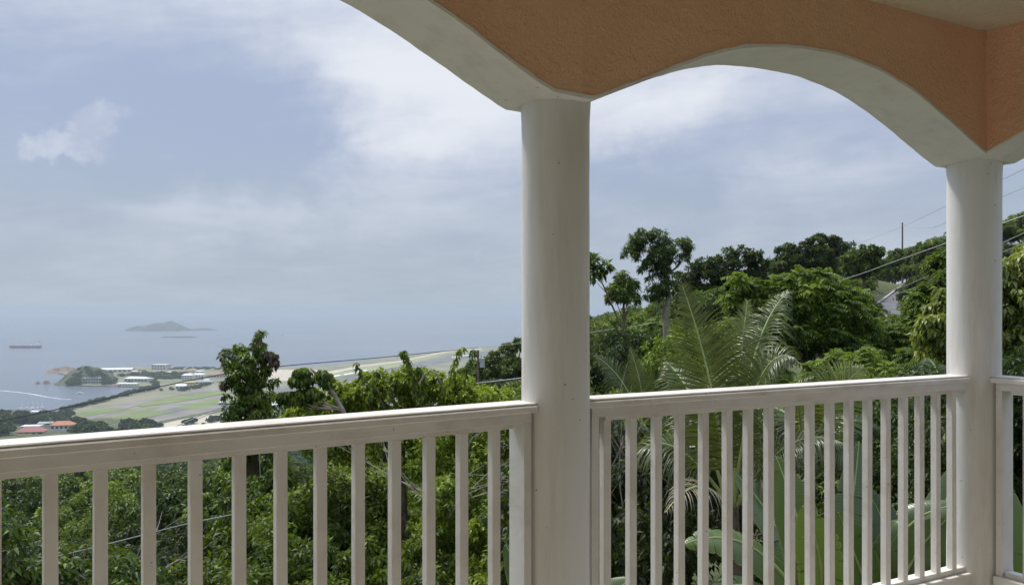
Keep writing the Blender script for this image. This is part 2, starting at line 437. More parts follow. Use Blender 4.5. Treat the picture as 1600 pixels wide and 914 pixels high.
arched_beam(C1, D2, N2, L2, 1.185, 1.135, (C0, D1, N1), (C2, D3, N3), 'middle arched beam in full view between the two white columns')
arched_beam(C2, D3, N3, L1, 1.26, 1.13, (C1, D2, N2), None, 'right arched beam, just its first curve shows beyond the corner column')

def column(C, label):
    root = empty('column', C); tag(root, label, 'column', 'round veranda columns')
    r = .1212; n = 48; v = []; f = []; zs = [-.05 + (ZS + .012 + .05) * i / 30 for i in range(31)]
    for z in zs:
        fl = .004 * math.exp(-max(0, (ZS - z)) / .02) + .012 * math.exp(-max(z - .0, 0) / .05)
        for k in range(n):
            a = 2 * math.pi * k / n
            rr = r + fl + .0022 * mnoise.noise(Vector((math.cos(a) * 2, math.sin(a) * 2, z * 2.5 + C.x))) + .0009 * mnoise.noise(Vector((math.cos(a) * 6, math.sin(a) * 6, z * 9 + C.x)))
            v.append((math.cos(a) * rr, math.sin(a) * rr, z))
    for i in range(30):
        for k in range(n): f.append((i * n + k, i * n + (k + 1) % n, (i + 1) * n + (k + 1) % n, (i + 1) * n + k))
    obj('shaft', v, f, M['column'], root, smooth=True)
column(C0, 'round white column left of the picture, beside the viewer')
column(C1, 'thick white column in the middle of the view, nearest the viewer')
column(C2, 'thinner looking white column at the corner on the right')
column(C3, 'white column right of the picture at the far end of the right railing')

def railing(Ca, D, N, s0, s1, firsts, pitch, jambs, label):
    """cap, boards, balusters, jambs and foot rails; s0..s1 = clear length along the line"""
    root = empty('railing', Ca); tag(root, label, 'railing', 'white railings between the columns')
    O = Vector((0, 0, 0))
    def bar(name, a, t, z, bev=.0):
        return MB().box(O, D, N, UP, a, t, z, bev).build(name, M['paint'], root)
    H = EYE
    bar('rail_cap', (s0, s1), (-.064, .045), (H - .328, H - .320), .003)
    bar('handrail', (s0 + .001, s1 - .001), (-.057, .0525), (H - .3525, H - .3283), .004)
    g = s0 + .020; h = s1 - .020
    bar('top_rail', (g, h), (-.045, .041), (H - .3865, H - .3528), .0015)
    ja = g + .027; jb = h - .027
    bar('top_strip', (ja + .04, jb - .04), (-.022, .0285), (H - .4035, H - .3868), .0015)
    bar('foot_strip', (g + .036, h - .036), (-.022, .0285), (H - 1.276, H - 1.252), .0015)
    bar('foot_rail', (g, h), (-.045, .060), (H - 1.35, H - 1.2763), .003)
    for side in jambs:
        if side == 'a':
            bar('jamb', (g, g + .030), (-.050, .0395), (H - 1.276, H - .3868), .0015)
        else:
            bar('jamb', (h - .030, h), (-.050, .0395), (H - 1.276, H - .3868), .0015)
    src = None
    for i, s in enumerate(firsts if firsts is not None else []):
        if src is None:
            src = MB().box(O, UP, D, N, (-(1.252 - .4037), 0), (-.016, .016), (-.016, .016), .002).build('baluster', M['paint'], root)
            b = src
        else: b = inst('baluster', src, root)
        b.location = D * s + N * .012 + UP * (H - .4036)
        b.rotation_euler = (random.uniform(-.0022, .0022), random.uniform(-.0022, .0022), random.uniform(-.02, .02))
    return root

def line_s(px, Ca, D, N, t):
    Pn = Ca + N * t; k = (px - CX) / FPX
    return (k * Pn.y - Pn.x) / (D.x - k * D.y)
b1 = [79.5, 158.5, 234, 307, 376, 441, 503.5, 563, 620, 674, 725.5, 776]
s_b1 = [line_s(x, C1, D1, N1, .028) for x in b1]
p1 = (s_b1[-1] - s_b1[0]) / 11
s_b1 = [s_b1[0] - p1 * k for k in range(8, 0, -1)] + s_b1
b2 = [943.9, 984.8, 1024.3, 1060.8, 1098.5, 1135.7, 1168.6, 1201, 1234.4, 1265.3, 1296.6, 1326.6, 1356.3, 1385, 1412.5, 1437.8, 1463.5, 1488]
s_b2 = [line_s(x, C1, D2, N2, .028) + .016 for x in b2]
e1 = line_s(841, C1, D1, N1, .0525); st2 = line_s(921, C1, D2, N2, .0525); e2 = line_s(1530, C1, D2, N2, .0525)
print('rail ends', e1, st2, e2, 'pitch', p1, (s_b2[-1] - s_b2[0]) / 17)
railing(C1, D1, N1, -2.40, e1, [s for s in s_b1 if s > -2.3], p1, 'ab', 'white wooden railing left of the middle column, longest in view')
railing(C1, D2, N2, st2, e2, s_b2, p1, 'ab', 'white wooden railing between the middle column and the corner column')
s3 = line_s(1547, C2, D3, N3, .0525)
railing(C2, D3, N3, s3, 2.40, [s3 + .155 + .1185 * k for k in range(18)], .1185, 'ab', 'white railing right of the corner column, only its first end in view')

# floor, ceiling, house behind and the base the veranda stands on
back = -2.2
out = [C0 - D1 * .3 - N1 * .14, meet(C0, D1, N1, C1, D2, N2, -.14), meet(C1, D2, N2, C2, D3, N3, -.14), C3 + D3 * .3 - N3 * .14]
poly = out + [Vector((5.5, back - 2, 0)), Vector((-5.5, back, 0))]
tag(MB().prism([(p.x, p.y) for p in poly], -.18, 0).build('floor', M['tile']), kind='structure')
big = [C0 - D1 * .3 - N1 * .45, meet(C0, D1, N1, C1, D2, N2, -.45), meet(C1, D2, N2, C2, D3, N3, -.45), C3 + D3 * .3 - N3 * .45] + poly[4:]
tag(MB().prism([(p.x, p.y) for p in big], ZC, ZC + .18).build('ceiling', M['ceiling']), kind='structure')
tag(MB().prism([(p.x * .99, p.y * .99) for p in poly], -3.6, -.185).build('foundation_wall', M['house']), kind='structure')
wl = MB(); wl.abox((-5.6, 5.6), (-2.45, -1.35), (-.18, ZC - .002))
tag(wl.build('house_wall', M['house']), kind='structure')

# ================================================================== TERRAIN
QS = [0, 5, 8, 15, 30, 60, 100, 160, 220, 300, 600, 750, 900, 1000, 1150, 1300, 2000]
TB = {
 -800: [-3.6, -4.2, -5.5, -8.5, -13, -21, -28, -39, -49, -63, -100, -112, -127, -136, -147, -152, -165],
 0:    [-3.6, -4.2, -5.5, -8.5, -13, -21, -28, -39, -49, -63, -100, -112, -126, -136, -147, -152, -165],
 120:  [-3.6, -4.2, -5.5, -8.5, -13, -21, -28, -39, -49, -63, -101, -114, -129, -140, -149, -153, -165],
 300:  [-3.6, -4.2, -5.4, -8.0, -12, -20, -28, -40, -50, -65, -106, -124, -141, -147.6, -150.5, -154, -165],
 500:  [-3.6, -4.2, -5.2, -7.2, -10.5, -17, -24, -37, -49, -66, -115, -130, -143, -147.8, -150.5, -154, -165],
 700:  [-3.6, -4.1, -5.0, -6.6, -9.2, -14, -17.5, -20, -24, -40, -115, -135, -146, -148.6, -151, -154, -165],
 815:  [-3.6, -4.1, -4.8, -6.2, -8.0, -11, -13, -14.0, -17, -30, -110, -135, -146, -148.6, -151, -154, -165],
 950:  [-3.6, -3.9, -4.3, -5.0, -4.6, -6.5, -7.5, -9, -14, -30, -100, -130, -146, -149, -151, -154, -165],
 1100: [-3.6, -3.8, -4.0, -4.2, -3.2, -2.2, -1.5, -3.5, -10, -25, -90, -125, -146, -149, -151, -154, -165],
 1250: [-3.6, -3.6, -3.8, -3.8, -2.8, 0.2, 4.0, 3, -5, -20, -80, -120, -145, -149, -151, -154, -165],
 1400: [-3.6, -3.6, -3.6, -3.6, -3.0, -1.2, 3.2, 4.0, -3, -18, -75, -120, -145, -149, -151, -154, -165],
 1500: [-3.5, -3.4, -3.3, -3.2, -1.8, 2.0, 7.0, 8.0, 2, -15, -70, -115, -140, -149, -151, -154, -165],
 1700: [-3.3, -3.1, -2.9, -2.4, -.5, 4.5, 9.5, 11, 7, -5, -60, -100, -130, -149, -151, -154, -165],
 6000: [-3.0, -2.2, -1.6, 0, 3, 8, 14, 18, 18, 10, -30, -60, -100, -140, -151, -154, -165],
}
TX = np.array([math.degrees(math.atan((k - CX) / FPX)) for k in TB] + [150.0])
TX = np.array([-62.0 if k == -800 else math.degrees(math.atan((k - CX) / FPX)) for k in TB])
TV = np.array([TB[k] for k in TB])
def smooth_t(t): return t * t * (3 - 2 * t)
def ground(x, y):
    a = math.degrees(math.atan2(x, y)); r = math.hypot(x, y)
    q = r * max(math.cos(math.radians(a)), .45)
    # azimuth blend (wrap behind the viewer between the last and the first column)
    if a < TX[0] or a > TX[-1]:
        span = 360 - (TX[-1] - TX[0]); t = ((a - TX[-1]) % 360) / span; i, j = len(TX) - 1, 0
    else:
        i = int(np.searchsorted(TX, a, 'right')) - 1; i = min(max(i, 0), len(TX) - 2); j = i + 1
        t = (a - TX[i]) / (TX[j] - TX[i])
    t = smooth_t(min(max(t, 0), 1))
    k = int(np.searchsorted(QS, q, 'right')) - 1
    if k >= len(QS) - 1: k = len(QS) - 2
    u = min((q - QS[k]) / (QS[k + 1] - QS[k]), 1.0)
    col = TV[i] * (1 - t) + TV[j] * t
    z = col[k] * (1 - u) + col[k + 1] * u
    z += mnoise.noise(Vector((x * .05, y * .05, 2))) * min(r * .012, 1.2)
    if r < 7: z = min(z, -3.6)
    return z + EYE
# the hillside road: a straight climbing strip some 85 m off
RA, RB = P(1380, 494, 82), P(1424, 456, 104)
RDIR = (RB - RA); RLEN = RDIR.length; RDIR.normalize()
RSIDE = Vector((RDIR.y, -RDIR.x, 0)).normalized()
def road_pull(x, y, z):
    p = Vector((x, y, 0)); d = p - Vector((RA.x, RA.y, 0)); f = Vector((RDIR.x, RDIR.y, 0)).normalized()
    s = d.dot(f); c = abs(d.dot(RSIDE))
    hz = RLEN * math.hypot(RDIR.x, RDIR.y)
    if -16 < s < hz + 14 and c < 6:
        zr = RA.z + (RB.z - RA.z) * s / hz - .22
        k = 1 - smooth_t(min(max((c - 2.6) / 3.4, 0), 1))
        return z * (1 - k) + zr * k
    return z
_g0 = ground
def ground(x, y): return road_pull(x, y, _g0(x, y))

rs = [0.0] + list(np.geomspace(2.0, 2400, 120)); na = 360
tv = []; tf = []
for r in rs:
    for k in range(na):
        a = 2 * math.pi * k / na
        x, y = math.sin(a) * r, math.cos(a) * r
        tv.append((x, y, ground(x, y)))
for i in range(len(rs) - 1):
    for k in range(na):
        tf.append((i * na + k, (i + 1) * na + k, (i + 1) * na + (k + 1) % na, i * na + (k + 1) % na))
M['ground'] = material('grassy_hillside_soil', (.032, .045, .016), .95, 0, .12, col2=(.085, .10, .035), bump=.8, bscale=1.5, bdist=.3, coord='Object')
tag(obj('hillside_ground', np.array(tv), np.array(tf), M['ground'], smooth=True), kind='structure')

# road on the hill
rd = empty('hill_road', RA); tag(rd, kind='structure')
f0, f1 = -14, RLEN + 10
MB().box((0, 0, 0), RDIR, RSIDE, RDIR.cross(RSIDE).normalized() * -1, (f0, f1), (-1.9, 1.9), (-.1, .0)).build('road_surface', M['road'], rd)
MB().box((0, 0, 0), RDIR, RSIDE, RDIR.cross(RSIDE).normalized() * -1, (f0, f1), (-2.15, -1.903), (-.1, .14)).build('kerb', M['kerb'], rd)

# ================================================================== SEA AND COAST
SEA = EYE - 150.0
sv_, sf_ = [], []
ring = [0, 300, 600, 900, 1200, 1600, 2200, 3000, 4200, 6000, 9000, 14000, 22000]
for r in ring:
    for k in range(96):
        a = 2 * math.pi * k / 96; sv_.append((math.sin(a) * r, math.cos(a) * r, SEA))
for i in range(len(ring) - 1):
    for k in range(96): sf_.append((i * 96 + k, (i + 1) * 96 + k, (i + 1) * 96 + (k + 1) % 96, i * 96 + (k + 1) % 96))
def water_material():
    m = bpy.data.materials.new('sea_water'); m.use_nodes = True
    t = NT(m.node_tree); bs = t.n['Principled BSDF']
    co = t.new('ShaderNodeTexCoord').outputs['Object']
    c = t.mix(t.rng(t.noise(co, .0012, 4), .35, .7), (.10, .125, .155, 1), (.125, .15, .18, 1))
    t.l.new(c, bs.inputs['Base Color']); bs.inputs['Roughness'].default_value = .22; bs.inputs['IOR'].default_value = 1.33
    h = t.m('ADD', t.noise(co, .06, 5, .65), t.m('MULTIPLY', t.noise(co, .4, 4, .6), .25))
    b = t.new('ShaderNodeBump'); b.inputs['Strength'].default_value = .7; b.inputs['Distance'].default_value = 3.0
    t.l.new(h, b.inputs['Height']); t.l.new(b.outputs[0], bs.inputs['Normal'])
    return m
tag(obj('sea', np.array(sv_, dtype=float), np.array(sf_), water_material()), kind='structure')

M['plain'] = material('dry_coastal_grass', (.125, .14, .075), .95, 0, .012, col2=(.20, .19, .125))
M['airgrass'] = material('mown_airfield_grass', (.11, .15, .045), .95, 0, .02, col2=(.15, .185, .06))
M['palegrass'] = material('pale_airfield_grass', (.19, .23, .10), .95, 0, .02, col2=(.24, .25, .13))
M['asphalt'] = material('runway_asphalt', (.075, .075, .08), .95, 0, .02, col2=(.15, .15, .15))
M['oldasphalt'] = material('worn_taxiway_asphalt', (.145, .14, .125), .95, 0, .02, col2=(.20, .19, .165))
M['sand'] = material('bare_sandy_ground', (.46, .40, .31), .95, 0, .02, col2=(.38, .34, .26))
M['marking'] = material('white_runway_paint', (.75, .75, .73), .8, .1, .1)

def patch(name, pts, lift, mat, thick=.0, kind='structure'):
    q = [G(x, y) for x, y in pts]
    z = EYE - 148.0 + lift
    n = len(q)
    if thick: return tag(MB().prism([(p.x, p.y) for p in q], z - thick, z).build(name, mat), kind=kind)
    return tag(obj(name, [(p.x, p.y, z) for p in q], [tuple(range(n))], mat), kind=kind)
LAND = [(-60, 700), (60, 652), (100, 640.5), (128, 632), (160, 624), (200, 614), (243, 604.5), (225, 603.5), (200, 603), (170, 602.5), (140, 602), (112, 601), (100, 600.5), (97, 598),
        (105, 592), (108, 586), (96, 583.2), (82, 580), (84, 576.5), (105, 574.5), (150, 573.5), (200, 572.8), (265, 573.2), (340, 572.8), (424, 573.3), (470, 572.8), (518, 570.6), (584, 561.3), (662, 551.4), (728, 543.5), (770, 541.5), (800, 541),
        (830, 541), (840, 560), (835, 600), (700, 700), (300, 720)]
patch('coastal_plain', LAND, 0, M['plain'], thick=6)
patch('apron', [(405, 580), (424, 578), (489, 577), (515, 583), (470, 594), (430, 596), (395, 602), (360, 598), (375, 588)], .3, M['sand'])
patch('perimeter_track', [(441, 582.5), (515, 580.2), (563, 571.0), (620, 564.4), (710, 546.0), (752, 544.6), (752, 546), (712, 547.8), (622, 566.4), (566, 573.4), (518, 584.5), (470, 589)], .35, M['sand'])
patch('airfield_grass', [(518, 585), (566, 573.8), (622, 566.8), (712, 548.2), (752, 546.2), (760, 548.5), (700, 553), (622, 573), (560, 583), (470, 600), (440, 605)], .3, M['palegrass'])
patch('runway', [(60, 690), (118, 668), (200, 652), (358, 620), (424, 608), (526, 591), (620, 573.5), (700, 557.5), (752, 549), (775, 547), (775, 552), (700, 565.5), (620, 581), (526, 600), (424, 619), (364, 630), (300, 642), (200, 664), (120, 684)], .45, M['asphalt'])
patch('taxiway', [(40, 672), (118, 646.5), (200, 629.5), (260, 618), (358, 601.5), (424, 592), (424, 597), (358, 609), (262, 620), (213, 633.5), (190, 642), (120, 662), (70, 680)], .35, M['oldasphalt'])
patch('taxiway', [(255, 632), (300, 626), (345, 618), (372, 619), (330, 634), (300, 643), (260, 652), (215, 664), (200, 655), (240, 641)], .40, M['oldasphalt'])
patch('lower_taxiway', [(180, 672), (232, 654), (292, 641), (360, 630), (424, 620), (424, 626), (366, 637), (300, 648), (244, 662), (200, 678)], .5, M['oldasphalt'])
patch('grass_verge', [(213, 634), (257, 621.5), (358, 609.5), (424, 598), (424, 603), (358, 614.5), (268, 630), (221, 636)], .55, M['airgrass'])
patch('grass_verge', [(271, 637), (328, 625), (364, 620.5), (424, 610), (424, 616), (366, 627.5), (300, 640.5)], .55, M['airgrass'])
patch('grass_verge', [(118, 645.5), (150, 640), (184, 637.4), (193, 639.5), (150, 648.5), (112, 655)], .6, M['airgrass'])
patch('grass_verge', [(150, 661), (204, 646), (243, 641.6), (277, 642.2), (228, 653), (190, 667)], .6, M['airgrass'])
patch('weed_strip', [(236, 661), (321, 644), (326, 645.6), (300, 652), (236, 666)], .6, M['scrub'])
patch('bare_ground', [(180, 690), (232, 665.5), (325, 647.4), (342, 648.2), (372, 643), (424, 634), (424, 650), (330, 672), (230, 700)], .45, M['sand'])
for (x, y) in ((524, 587.2), (545, 583.8), (566, 579.6)):
    patch('runway_marking', [(x - 9, y + 1.3), (x + 6, y - 1.3), (x + 9, y - .4), (x - 6, y + 2.2)], .7, M['marking'])
for (x, y) in ((712, 557.5), (728, 555)):
    patch('runway_marking', [(x - 7, y + .6), (x + 6, y - .9), (x + 8, y - .2), (x - 5, y + 1.4)], .7, M['marking'])

# headland mounds and islands: height profiles along a line, given real depth
def ridge_mesh(name, prof, Zc, depth, base_level, mat, label=None, cat=None, rough=.12, kind=None, group=None):
    """prof: list of (px, py) skyline points seen at depth Zc"""
    xs = [(p[0] - CX) / FPX * Zc for p in prof]; hs = [(EYE + (CY - p[1]) / FPX * Zc) - (EYE + base_level) for p in prof]
    nx, ny = 90, 22; v = []; f = []
    for j in range(ny + 1):
        b = j / ny * 2 - 1
        for i in range(nx + 1):
            t = i / nx; x = xs[0] + (xs[-1] - xs[0]) * t
            h = float(np.interp(x, xs, hs))
            wob = 1 + .25 * mnoise.noise(Vector((x * .01, b, 3)))
            k = max(0.0, 1 - abs(b) ** 1.7 * wob)
            ht = h * k * (1 + rough * mnoise.fractal(Vector((x * 6 / (xs[-1] - xs[0]) * 4, b * 3, 1)), 1, 2, 4)) - 2 * (1 - k)
            v.append((x, Zc + b * depth * (.35 + .65 * min(1, h / (max(hs) * .6))), EYE + base_level + ht - .4))
    for j in range(ny):
        for i in range(nx): f.append((j * (nx + 1) + i, j * (nx + 1) + i + 1, (j + 1) * (nx + 1) + i + 1, (j + 1) * (nx + 1) + i))
    o = obj(name, np.array(v), np.array(f), mat, smooth=True)
    return tag(o, label, cat, group, kind)
ridge_mesh('island', [(202, 516.5), (207, 514), (212, 509.5), (220, 509), (228, 512), (233, 511), (236, 507), (244, 504.5), (256, 504.3), (262, 503.8), (266.5, 501.6), (272, 504.5), (280, 508), (286, 510.5), (289, 513.5), (296, 513.8), (300, 514)], 6000, 230, -150, M['isle'], kind='structure')
ridge_mesh('island', [(298, 514.5), (304, 513.4), (312, 512.4), (322, 512.8), (332, 514.6), (336, 515)], 6050, 120, -150, M['isle'], kind='structure')
ridge_mesh('islet', [(253, 527.5), (257, 525.6), (270, 525.4), (285, 525.4), (298, 525.2), (304, 526.2), (308, 527.4)], 4480, 70, -150, M['isle'], kind='structure')
ridge_mesh('headland', [(76, 580), (84, 577), (88, 574.6), (98, 573.4), (110, 575), (116, 578)], 2000, 60, -150, M['rock'], kind='structure', rough=.4)
ridge_mesh('headland', [(98, 601), (106, 594), (112, 589), (117, 583), (121, 576.5), (126, 573.5), (132, 572.8), (140, 573.5), (149, 575), (155, 579.5), (160, 588), (176, 598)], 1720, 90, -150, M['scrub'], kind='structure', rough=.25)
for k_, (a, b, c, d) in enumerate([(56, 62, 599, 595.8), (66, 80, 599.5, 594.6), (82, 92, 599.5, 597.4), (90, 95, 599.2, 595)]):
    ridge_mesh('sea_rock', [(a, c), (a + (b - a) * .3, d + .6), (a + (b - a) * .6, d), (b, c)], 150 * FPX / (599.5 - CY) , 10, -150, M['rock'],
               ['small dark rock standing farthest out to sea off the headland', 'largest reddish rock off the tip of the headland', 'low pinkish rock between the big rock and the headland', 'dark rock touching the tip of the headland'][k_], 'rock', rough=.4, group='rocks off the headland')

# ------------------------------------------------------------------ vessels
def wake(name, pts, Wd, label):
    v = []; f = []
    for i, (x, y) in enumerate(pts):
        c = G(x, y, -150.0); t = i / (len(pts) - 1); wd = Wd[0] + (Wd[1] - Wd[0]) * t
        a = G(*pts[max(i - 1, 0)], -150.0); b = G(*pts[min(i + 1, len(pts) - 1)], -150.0)
        n = (b - a).normalized().cross(UP)
        v += [c - n * wd + UP * .05, c + UP * .25, c + n * wd + UP * .05]
    for i in range(len(pts) - 1):
        f += [(3 * i, 3 * i + 3, 3 * i + 4, 3 * i + 1), (3 * i + 1, 3 * i + 4, 3 * i + 5, 3 * i + 2)]
    tag(obj(name, v, f, M['foam']), label, 'wake', 'boat wakes')
def foam_material():
    m = bpy.data.materials.new('boat_wake_foam'); m.use_nodes = True
    t = NT(m.node_tree); bs = t.n['Principled BSDF']
    co = t.new('ShaderNodeTexCoord').outputs['Object']
    t.l.new(t.mix(t.rng(t.noise(co, .08, 5, .6), .35, .65), (.30, .36, .40, 1), (.62, .66, .68, 1)), bs.inputs['Base Color'])
    bs.inputs['Roughness'].default_value = .9
    return m
M['foam'] = foam_material()
wake('boat_wake', [(-20, 609.5), (0, 610.2), (25, 612.2), (50, 615.6), (75, 620.4), (95, 623), (112, 624)], (3.0, 1.2), 'long curved white wake across the bay in front of the ferry')
wake('boat_wake', [(443, 524.6), (452, 524.1), (468, 523.4), (485, 522.9), (500, 522.4)], (7, 2), 'short straight white wake of a speedboat far out at sea')

def hull(L, B, H, sheer=.25, n=12):
    v = []; f = []
    for i in range(n + 1):
        t = i / n; wv = B / 2 * (1 - max(0, (t - .62) / .38) ** 2.0) * (.85 + .15 * min(1, t * 4)); top = H * (1 + sheer * max(0, t - .5) ** 2 * 4)
        x = (t - .5) * L + (.06 * L if i == n else 0)
        v += [(x, -wv, top), (x - (0.04 * L if i == n else 0), -wv * .7, 0), (x - (0.04 * L if i == n else 0), wv * .7, 0), (x, wv, top)]
    for i in range(n):
        a, b = 4 * i, 4 * i + 4
        f += [(a, a + 1, b + 1, b), (a + 1, a + 2, b + 2, b + 1), (a + 2, a + 3, b + 3, b + 2), (a + 3, a, b, b + 3)]
    f += [(0, 3, 2, 1), (4 * n, 4 * n + 1, 4 * n + 2, 4 * n + 3)]
    return v, f
# tanker
p = G(40, 543.5, -150); Lp = 48 / FPX * p.y
sh = empty('cargo_ship', p, R(180)); tag(sh, 'long cargo ship with dark and red hull and white bridge, far out on the left', 'ship')
v, f = hull(Lp, 20, 7.5, .1); obj('hull', v, f, M['hull'], sh)
MB().abox((-Lp * .48, Lp * .38), (-9, 9), (7.5, 9)).build('deck', M['hull_g'], sh)
MB().abox((-Lp * .48, -Lp * .38), (-8, 8), (9, 21)).build('bridge', M['boat'], sh)
MB().abox((-Lp * .47, -Lp * .44), (-2, 2), (21, 26)).build('funnel', M['hull'], sh)
for k in range(3): MB().abox((Lp * (-.2 + .2 * k), Lp * (-.2 + .2 * k) + 3), (-1.5, 1.5), (9, 15)).build('deck_crane', M['boat'], sh)
MB().abox((Lp * .36, Lp * .44), (-6, 6), (8, 10.5)).build('forecastle', M['hull_g'], sh)
def motorboat(px, py, wpx, rz, label, group=None):
    p = G(px, py, -150); L = wpx / FPX * p.y; b = empty('motorboat', p, rz); tag(b, label, 'boat', group)
    v, f = hull(L, L * .32, L * .12); obj('hull', v, f, M['boat'], b)
    MB().abox((-L * .25, L * .12), (-L * .11, L * .11), (L * .12, L * .22)).build('cabin', M['boat'], b)
    MB().abox((-L * .15, L * .02), (-L * .09, L * .09), (L * .221, L * .28)).build('flybridge', M['boat'], b)
    MB().abox((-L * .2, L * .125), (-L * .112, L * .112), (L * .15, L * .19)).build('window', M['glass'], b)
motorboat(125, 615.5, 13, R(8), 'white motor yacht alone in the bay in front of the headland')
motorboat(443, 525.0, 5, R(170), 'tiny speedboat at the head of a white wake far out at sea')
motorboat(68.5, 574.8, 4, R(90), 'tiny white boat off the outer tip of the headland')
for k_, (x, y, sz) in enumerate([(34, 639.5, 9), (43, 638.2, 8), (51, 638.6, 10), (59, 637.5, 8), (66, 636.8, 7), (119, 632.6, 6)]):
    p = G(x, y, -150); L = sz / FPX * p.y; b = empty('sailboat', p, R(20 + 35 * k_))
    tag(b, ['moored white sailboat at the left end of the row behind the shore trees', 'second moored sailboat from the left behind the shore trees', 'largest moored sailboat with the tallest mast behind the shore trees', 'fourth moored sailboat in the row behind the shore trees', 'moored sailboat at the right end of the row behind the shore trees', 'lone white boat moored by the shore trees beside the runway end'][k_], 'boat', 'boats moored at the shore')
    v, f = hull(L, L * .3, L * .12); obj('hull', v, f, M['boat'], b)
    MB().abox((-L * .2, L * .1), (-L * .1, L * .1), (L * .12, L * .2)).build('cabin', M['boat'], b)
    MB().tube([(L * .05, 0, L * .1), (L * .05, 0, L * 1.15)], .12, 6).build('mast', M['boat'], b)
    MB().tube([(L * .05, 0, L * .32), (-L * .4, 0, L * .32)], .35, 6).build('boom', M['boat'], b)

# ------------------------------------------------------------------ buildings
def house(px0, px1, yb, hpx, depth_m, wall, roof, label, style='hip', rz=0.0, level=-148.0, Z=None, rise=.35, nwin=4, floors=1, name='building', group=None, eave=.8):
    base = G((px0 + px1) / 2, yb, level) if Z is None else P((px0 + px1) / 2, yb, Z)
    Wd = (px1 - px0) / FPX * base.y; H = hpx / FPX * base.y; hr = H * rise if style != 'flat' else H * .12; hw = H - hr; D = depth_m
    b = empty(name, base - UP * .3, rz); tag(b, label, 'building', group)
    MB().abox((-Wd / 2, Wd / 2), (0, D), (-4, hw)).build('wall', wall, b)
    e = eave
    x0, x1, y0, y1 = -Wd / 2 - e, Wd / 2 + e, -e, D + e
    if style == 'hip':
        ins = min(D / 2, Wd * .25)
        v = [(x0, y0, hw), (x1, y0, hw), (x1, y1, hw), (x0, y1, hw), (x0 + ins, D / 2, hw + hr), (x1 - ins, D / 2, hw + hr)]
        v += [(a_, b_, c_ - .35) for a_, b_, c_ in v[:4]]
        obj('roof', v, [(0, 1, 5, 4), (1, 2, 5), (2, 3, 4, 5), (3, 0, 4), (0, 6, 7, 1), (1, 7, 8, 2), (2, 8, 9, 3), (3, 9, 6, 0), (9, 8, 7, 6)], roof, b)
    elif style == 'gable':
        v = [(x0, y0, hw), (x1, y0, hw), (x1, y1, hw), (x0, y1, hw), (x0, D / 2, hw + hr), (x1, D / 2, hw + hr)]
        v += [(a_, b_, c_ - .35) for a_, b_, c_ in v[:4]]
        obj('roof', v, [(0, 1, 5, 4), (1, 2, 5), (2, 3, 4, 5), (3, 0, 4), (0, 6, 7, 1), (1, 7, 8, 2), (2, 8, 9, 3), (3, 9, 6, 0), (9, 8, 7, 6)], roof, b)
    else:
        MB().abox((x0, x1), (y0, y1), (hw, hw + hr)).build('roof', roof, b)
    wsrc = None
    for fl in range(floors):
        for k in range(nwin):
            cxw = -Wd / 2 + Wd * (k + .5) / nwin; fh = hw / floors; ww = Wd / nwin * .28
            if wsrc is None:
                wsrc = MB().abox((-ww, ww), (-.06, .1), (-fh * .24, fh * .24)).build('window', M['glass'], b); o = wsrc
            else: o = inst('window', wsrc, b)
            o.location = (cxw, 0, fh * (fl + .55))
    return b
house(148, 204, 581.5, 6.5, 26, M['wall_w'], M['roof_w'], 'long low warehouse with a bright white roof on the far shore', 'gable', R(10), nwin=8)
house(236, 259, 577.5, 8, 25, M['wall_w'], M['roof_w'], 'big square white building standing by the far shore', 'flat', R(-6), nwin=5, floors=2)
house(130, 157, 599, 9, 14, M['wall_g'], M['roof_w'], 'grey green building with a row of columns on the headland slope', 'flat', R(8), nwin=7, floors=2)
house(193, 231, 596.5, 8, 18, M['wall_g'], M['roof_w'], 'long hotel with stepped white roof and green walls in the middle of the headland', 'hip', R(-6), nwin=7)
house(229, 238, 595, 5, 12, M['wall_g'], M['roof_gr'], 'small green roofed block at the right end of the long hotel', 'hip', nwin=2)
house(181, 214, 602, 4.3, 10, M['wall_c'], M['roof_w'], 'low white roofed pavilion on the bay shore', 'hip', R(-3), nwin=7)
house(172, 183, 603, 3, 8, M['wall_c'], M['roof_r'], 'small brown roofed hut on the shore left of the pavilion', 'hip', nwin=2)
house(113, 119, 588, 4.5, 9, M['wall_w'], M['roof_w'], 'single white house on the slope of the dark green hill', 'hip', R(25), nwin=2)
house(284, 300, 594.5, 11, 16, M['wall_w'], M['roof_w'], 'white three storey block, left one of the bright pair', 'hip', R(5), nwin=4, floors=3, rise=.25)
house(301, 318, 592.5, 9.5, 16, M['wall_c'], M['roof_w'], 'cream three storey block, right one of the bright pair', 'hip', R(5), nwin=4, floors=3, rise=.25)
house(324, 372, 590, 8.5, 30, M['wall_c'], M['roof_r'], 'wide terminal with a rusty red roof beside the runway', 'hip', R(4), nwin=10, rise=.5)
house(289, 304, 604.5, 8, 13, M['wall_y'], M['wall_y'], 'yellow two storey building near the taxiway', 'flat', R(14), nwin=4, floors=2)
house(275, 290, 608, 8, 15, M['wall_b'], M['roof_w'], 'pale blue shed with a white roof left of the yellow building', 'gable', R(12), nwin=3)
house(305, 330, 599.5, 5, 18, M['wall_g'], M['roof_g'], 'low grey roofed shed right of the yellow building', 'hip', R(10), nwin=4)
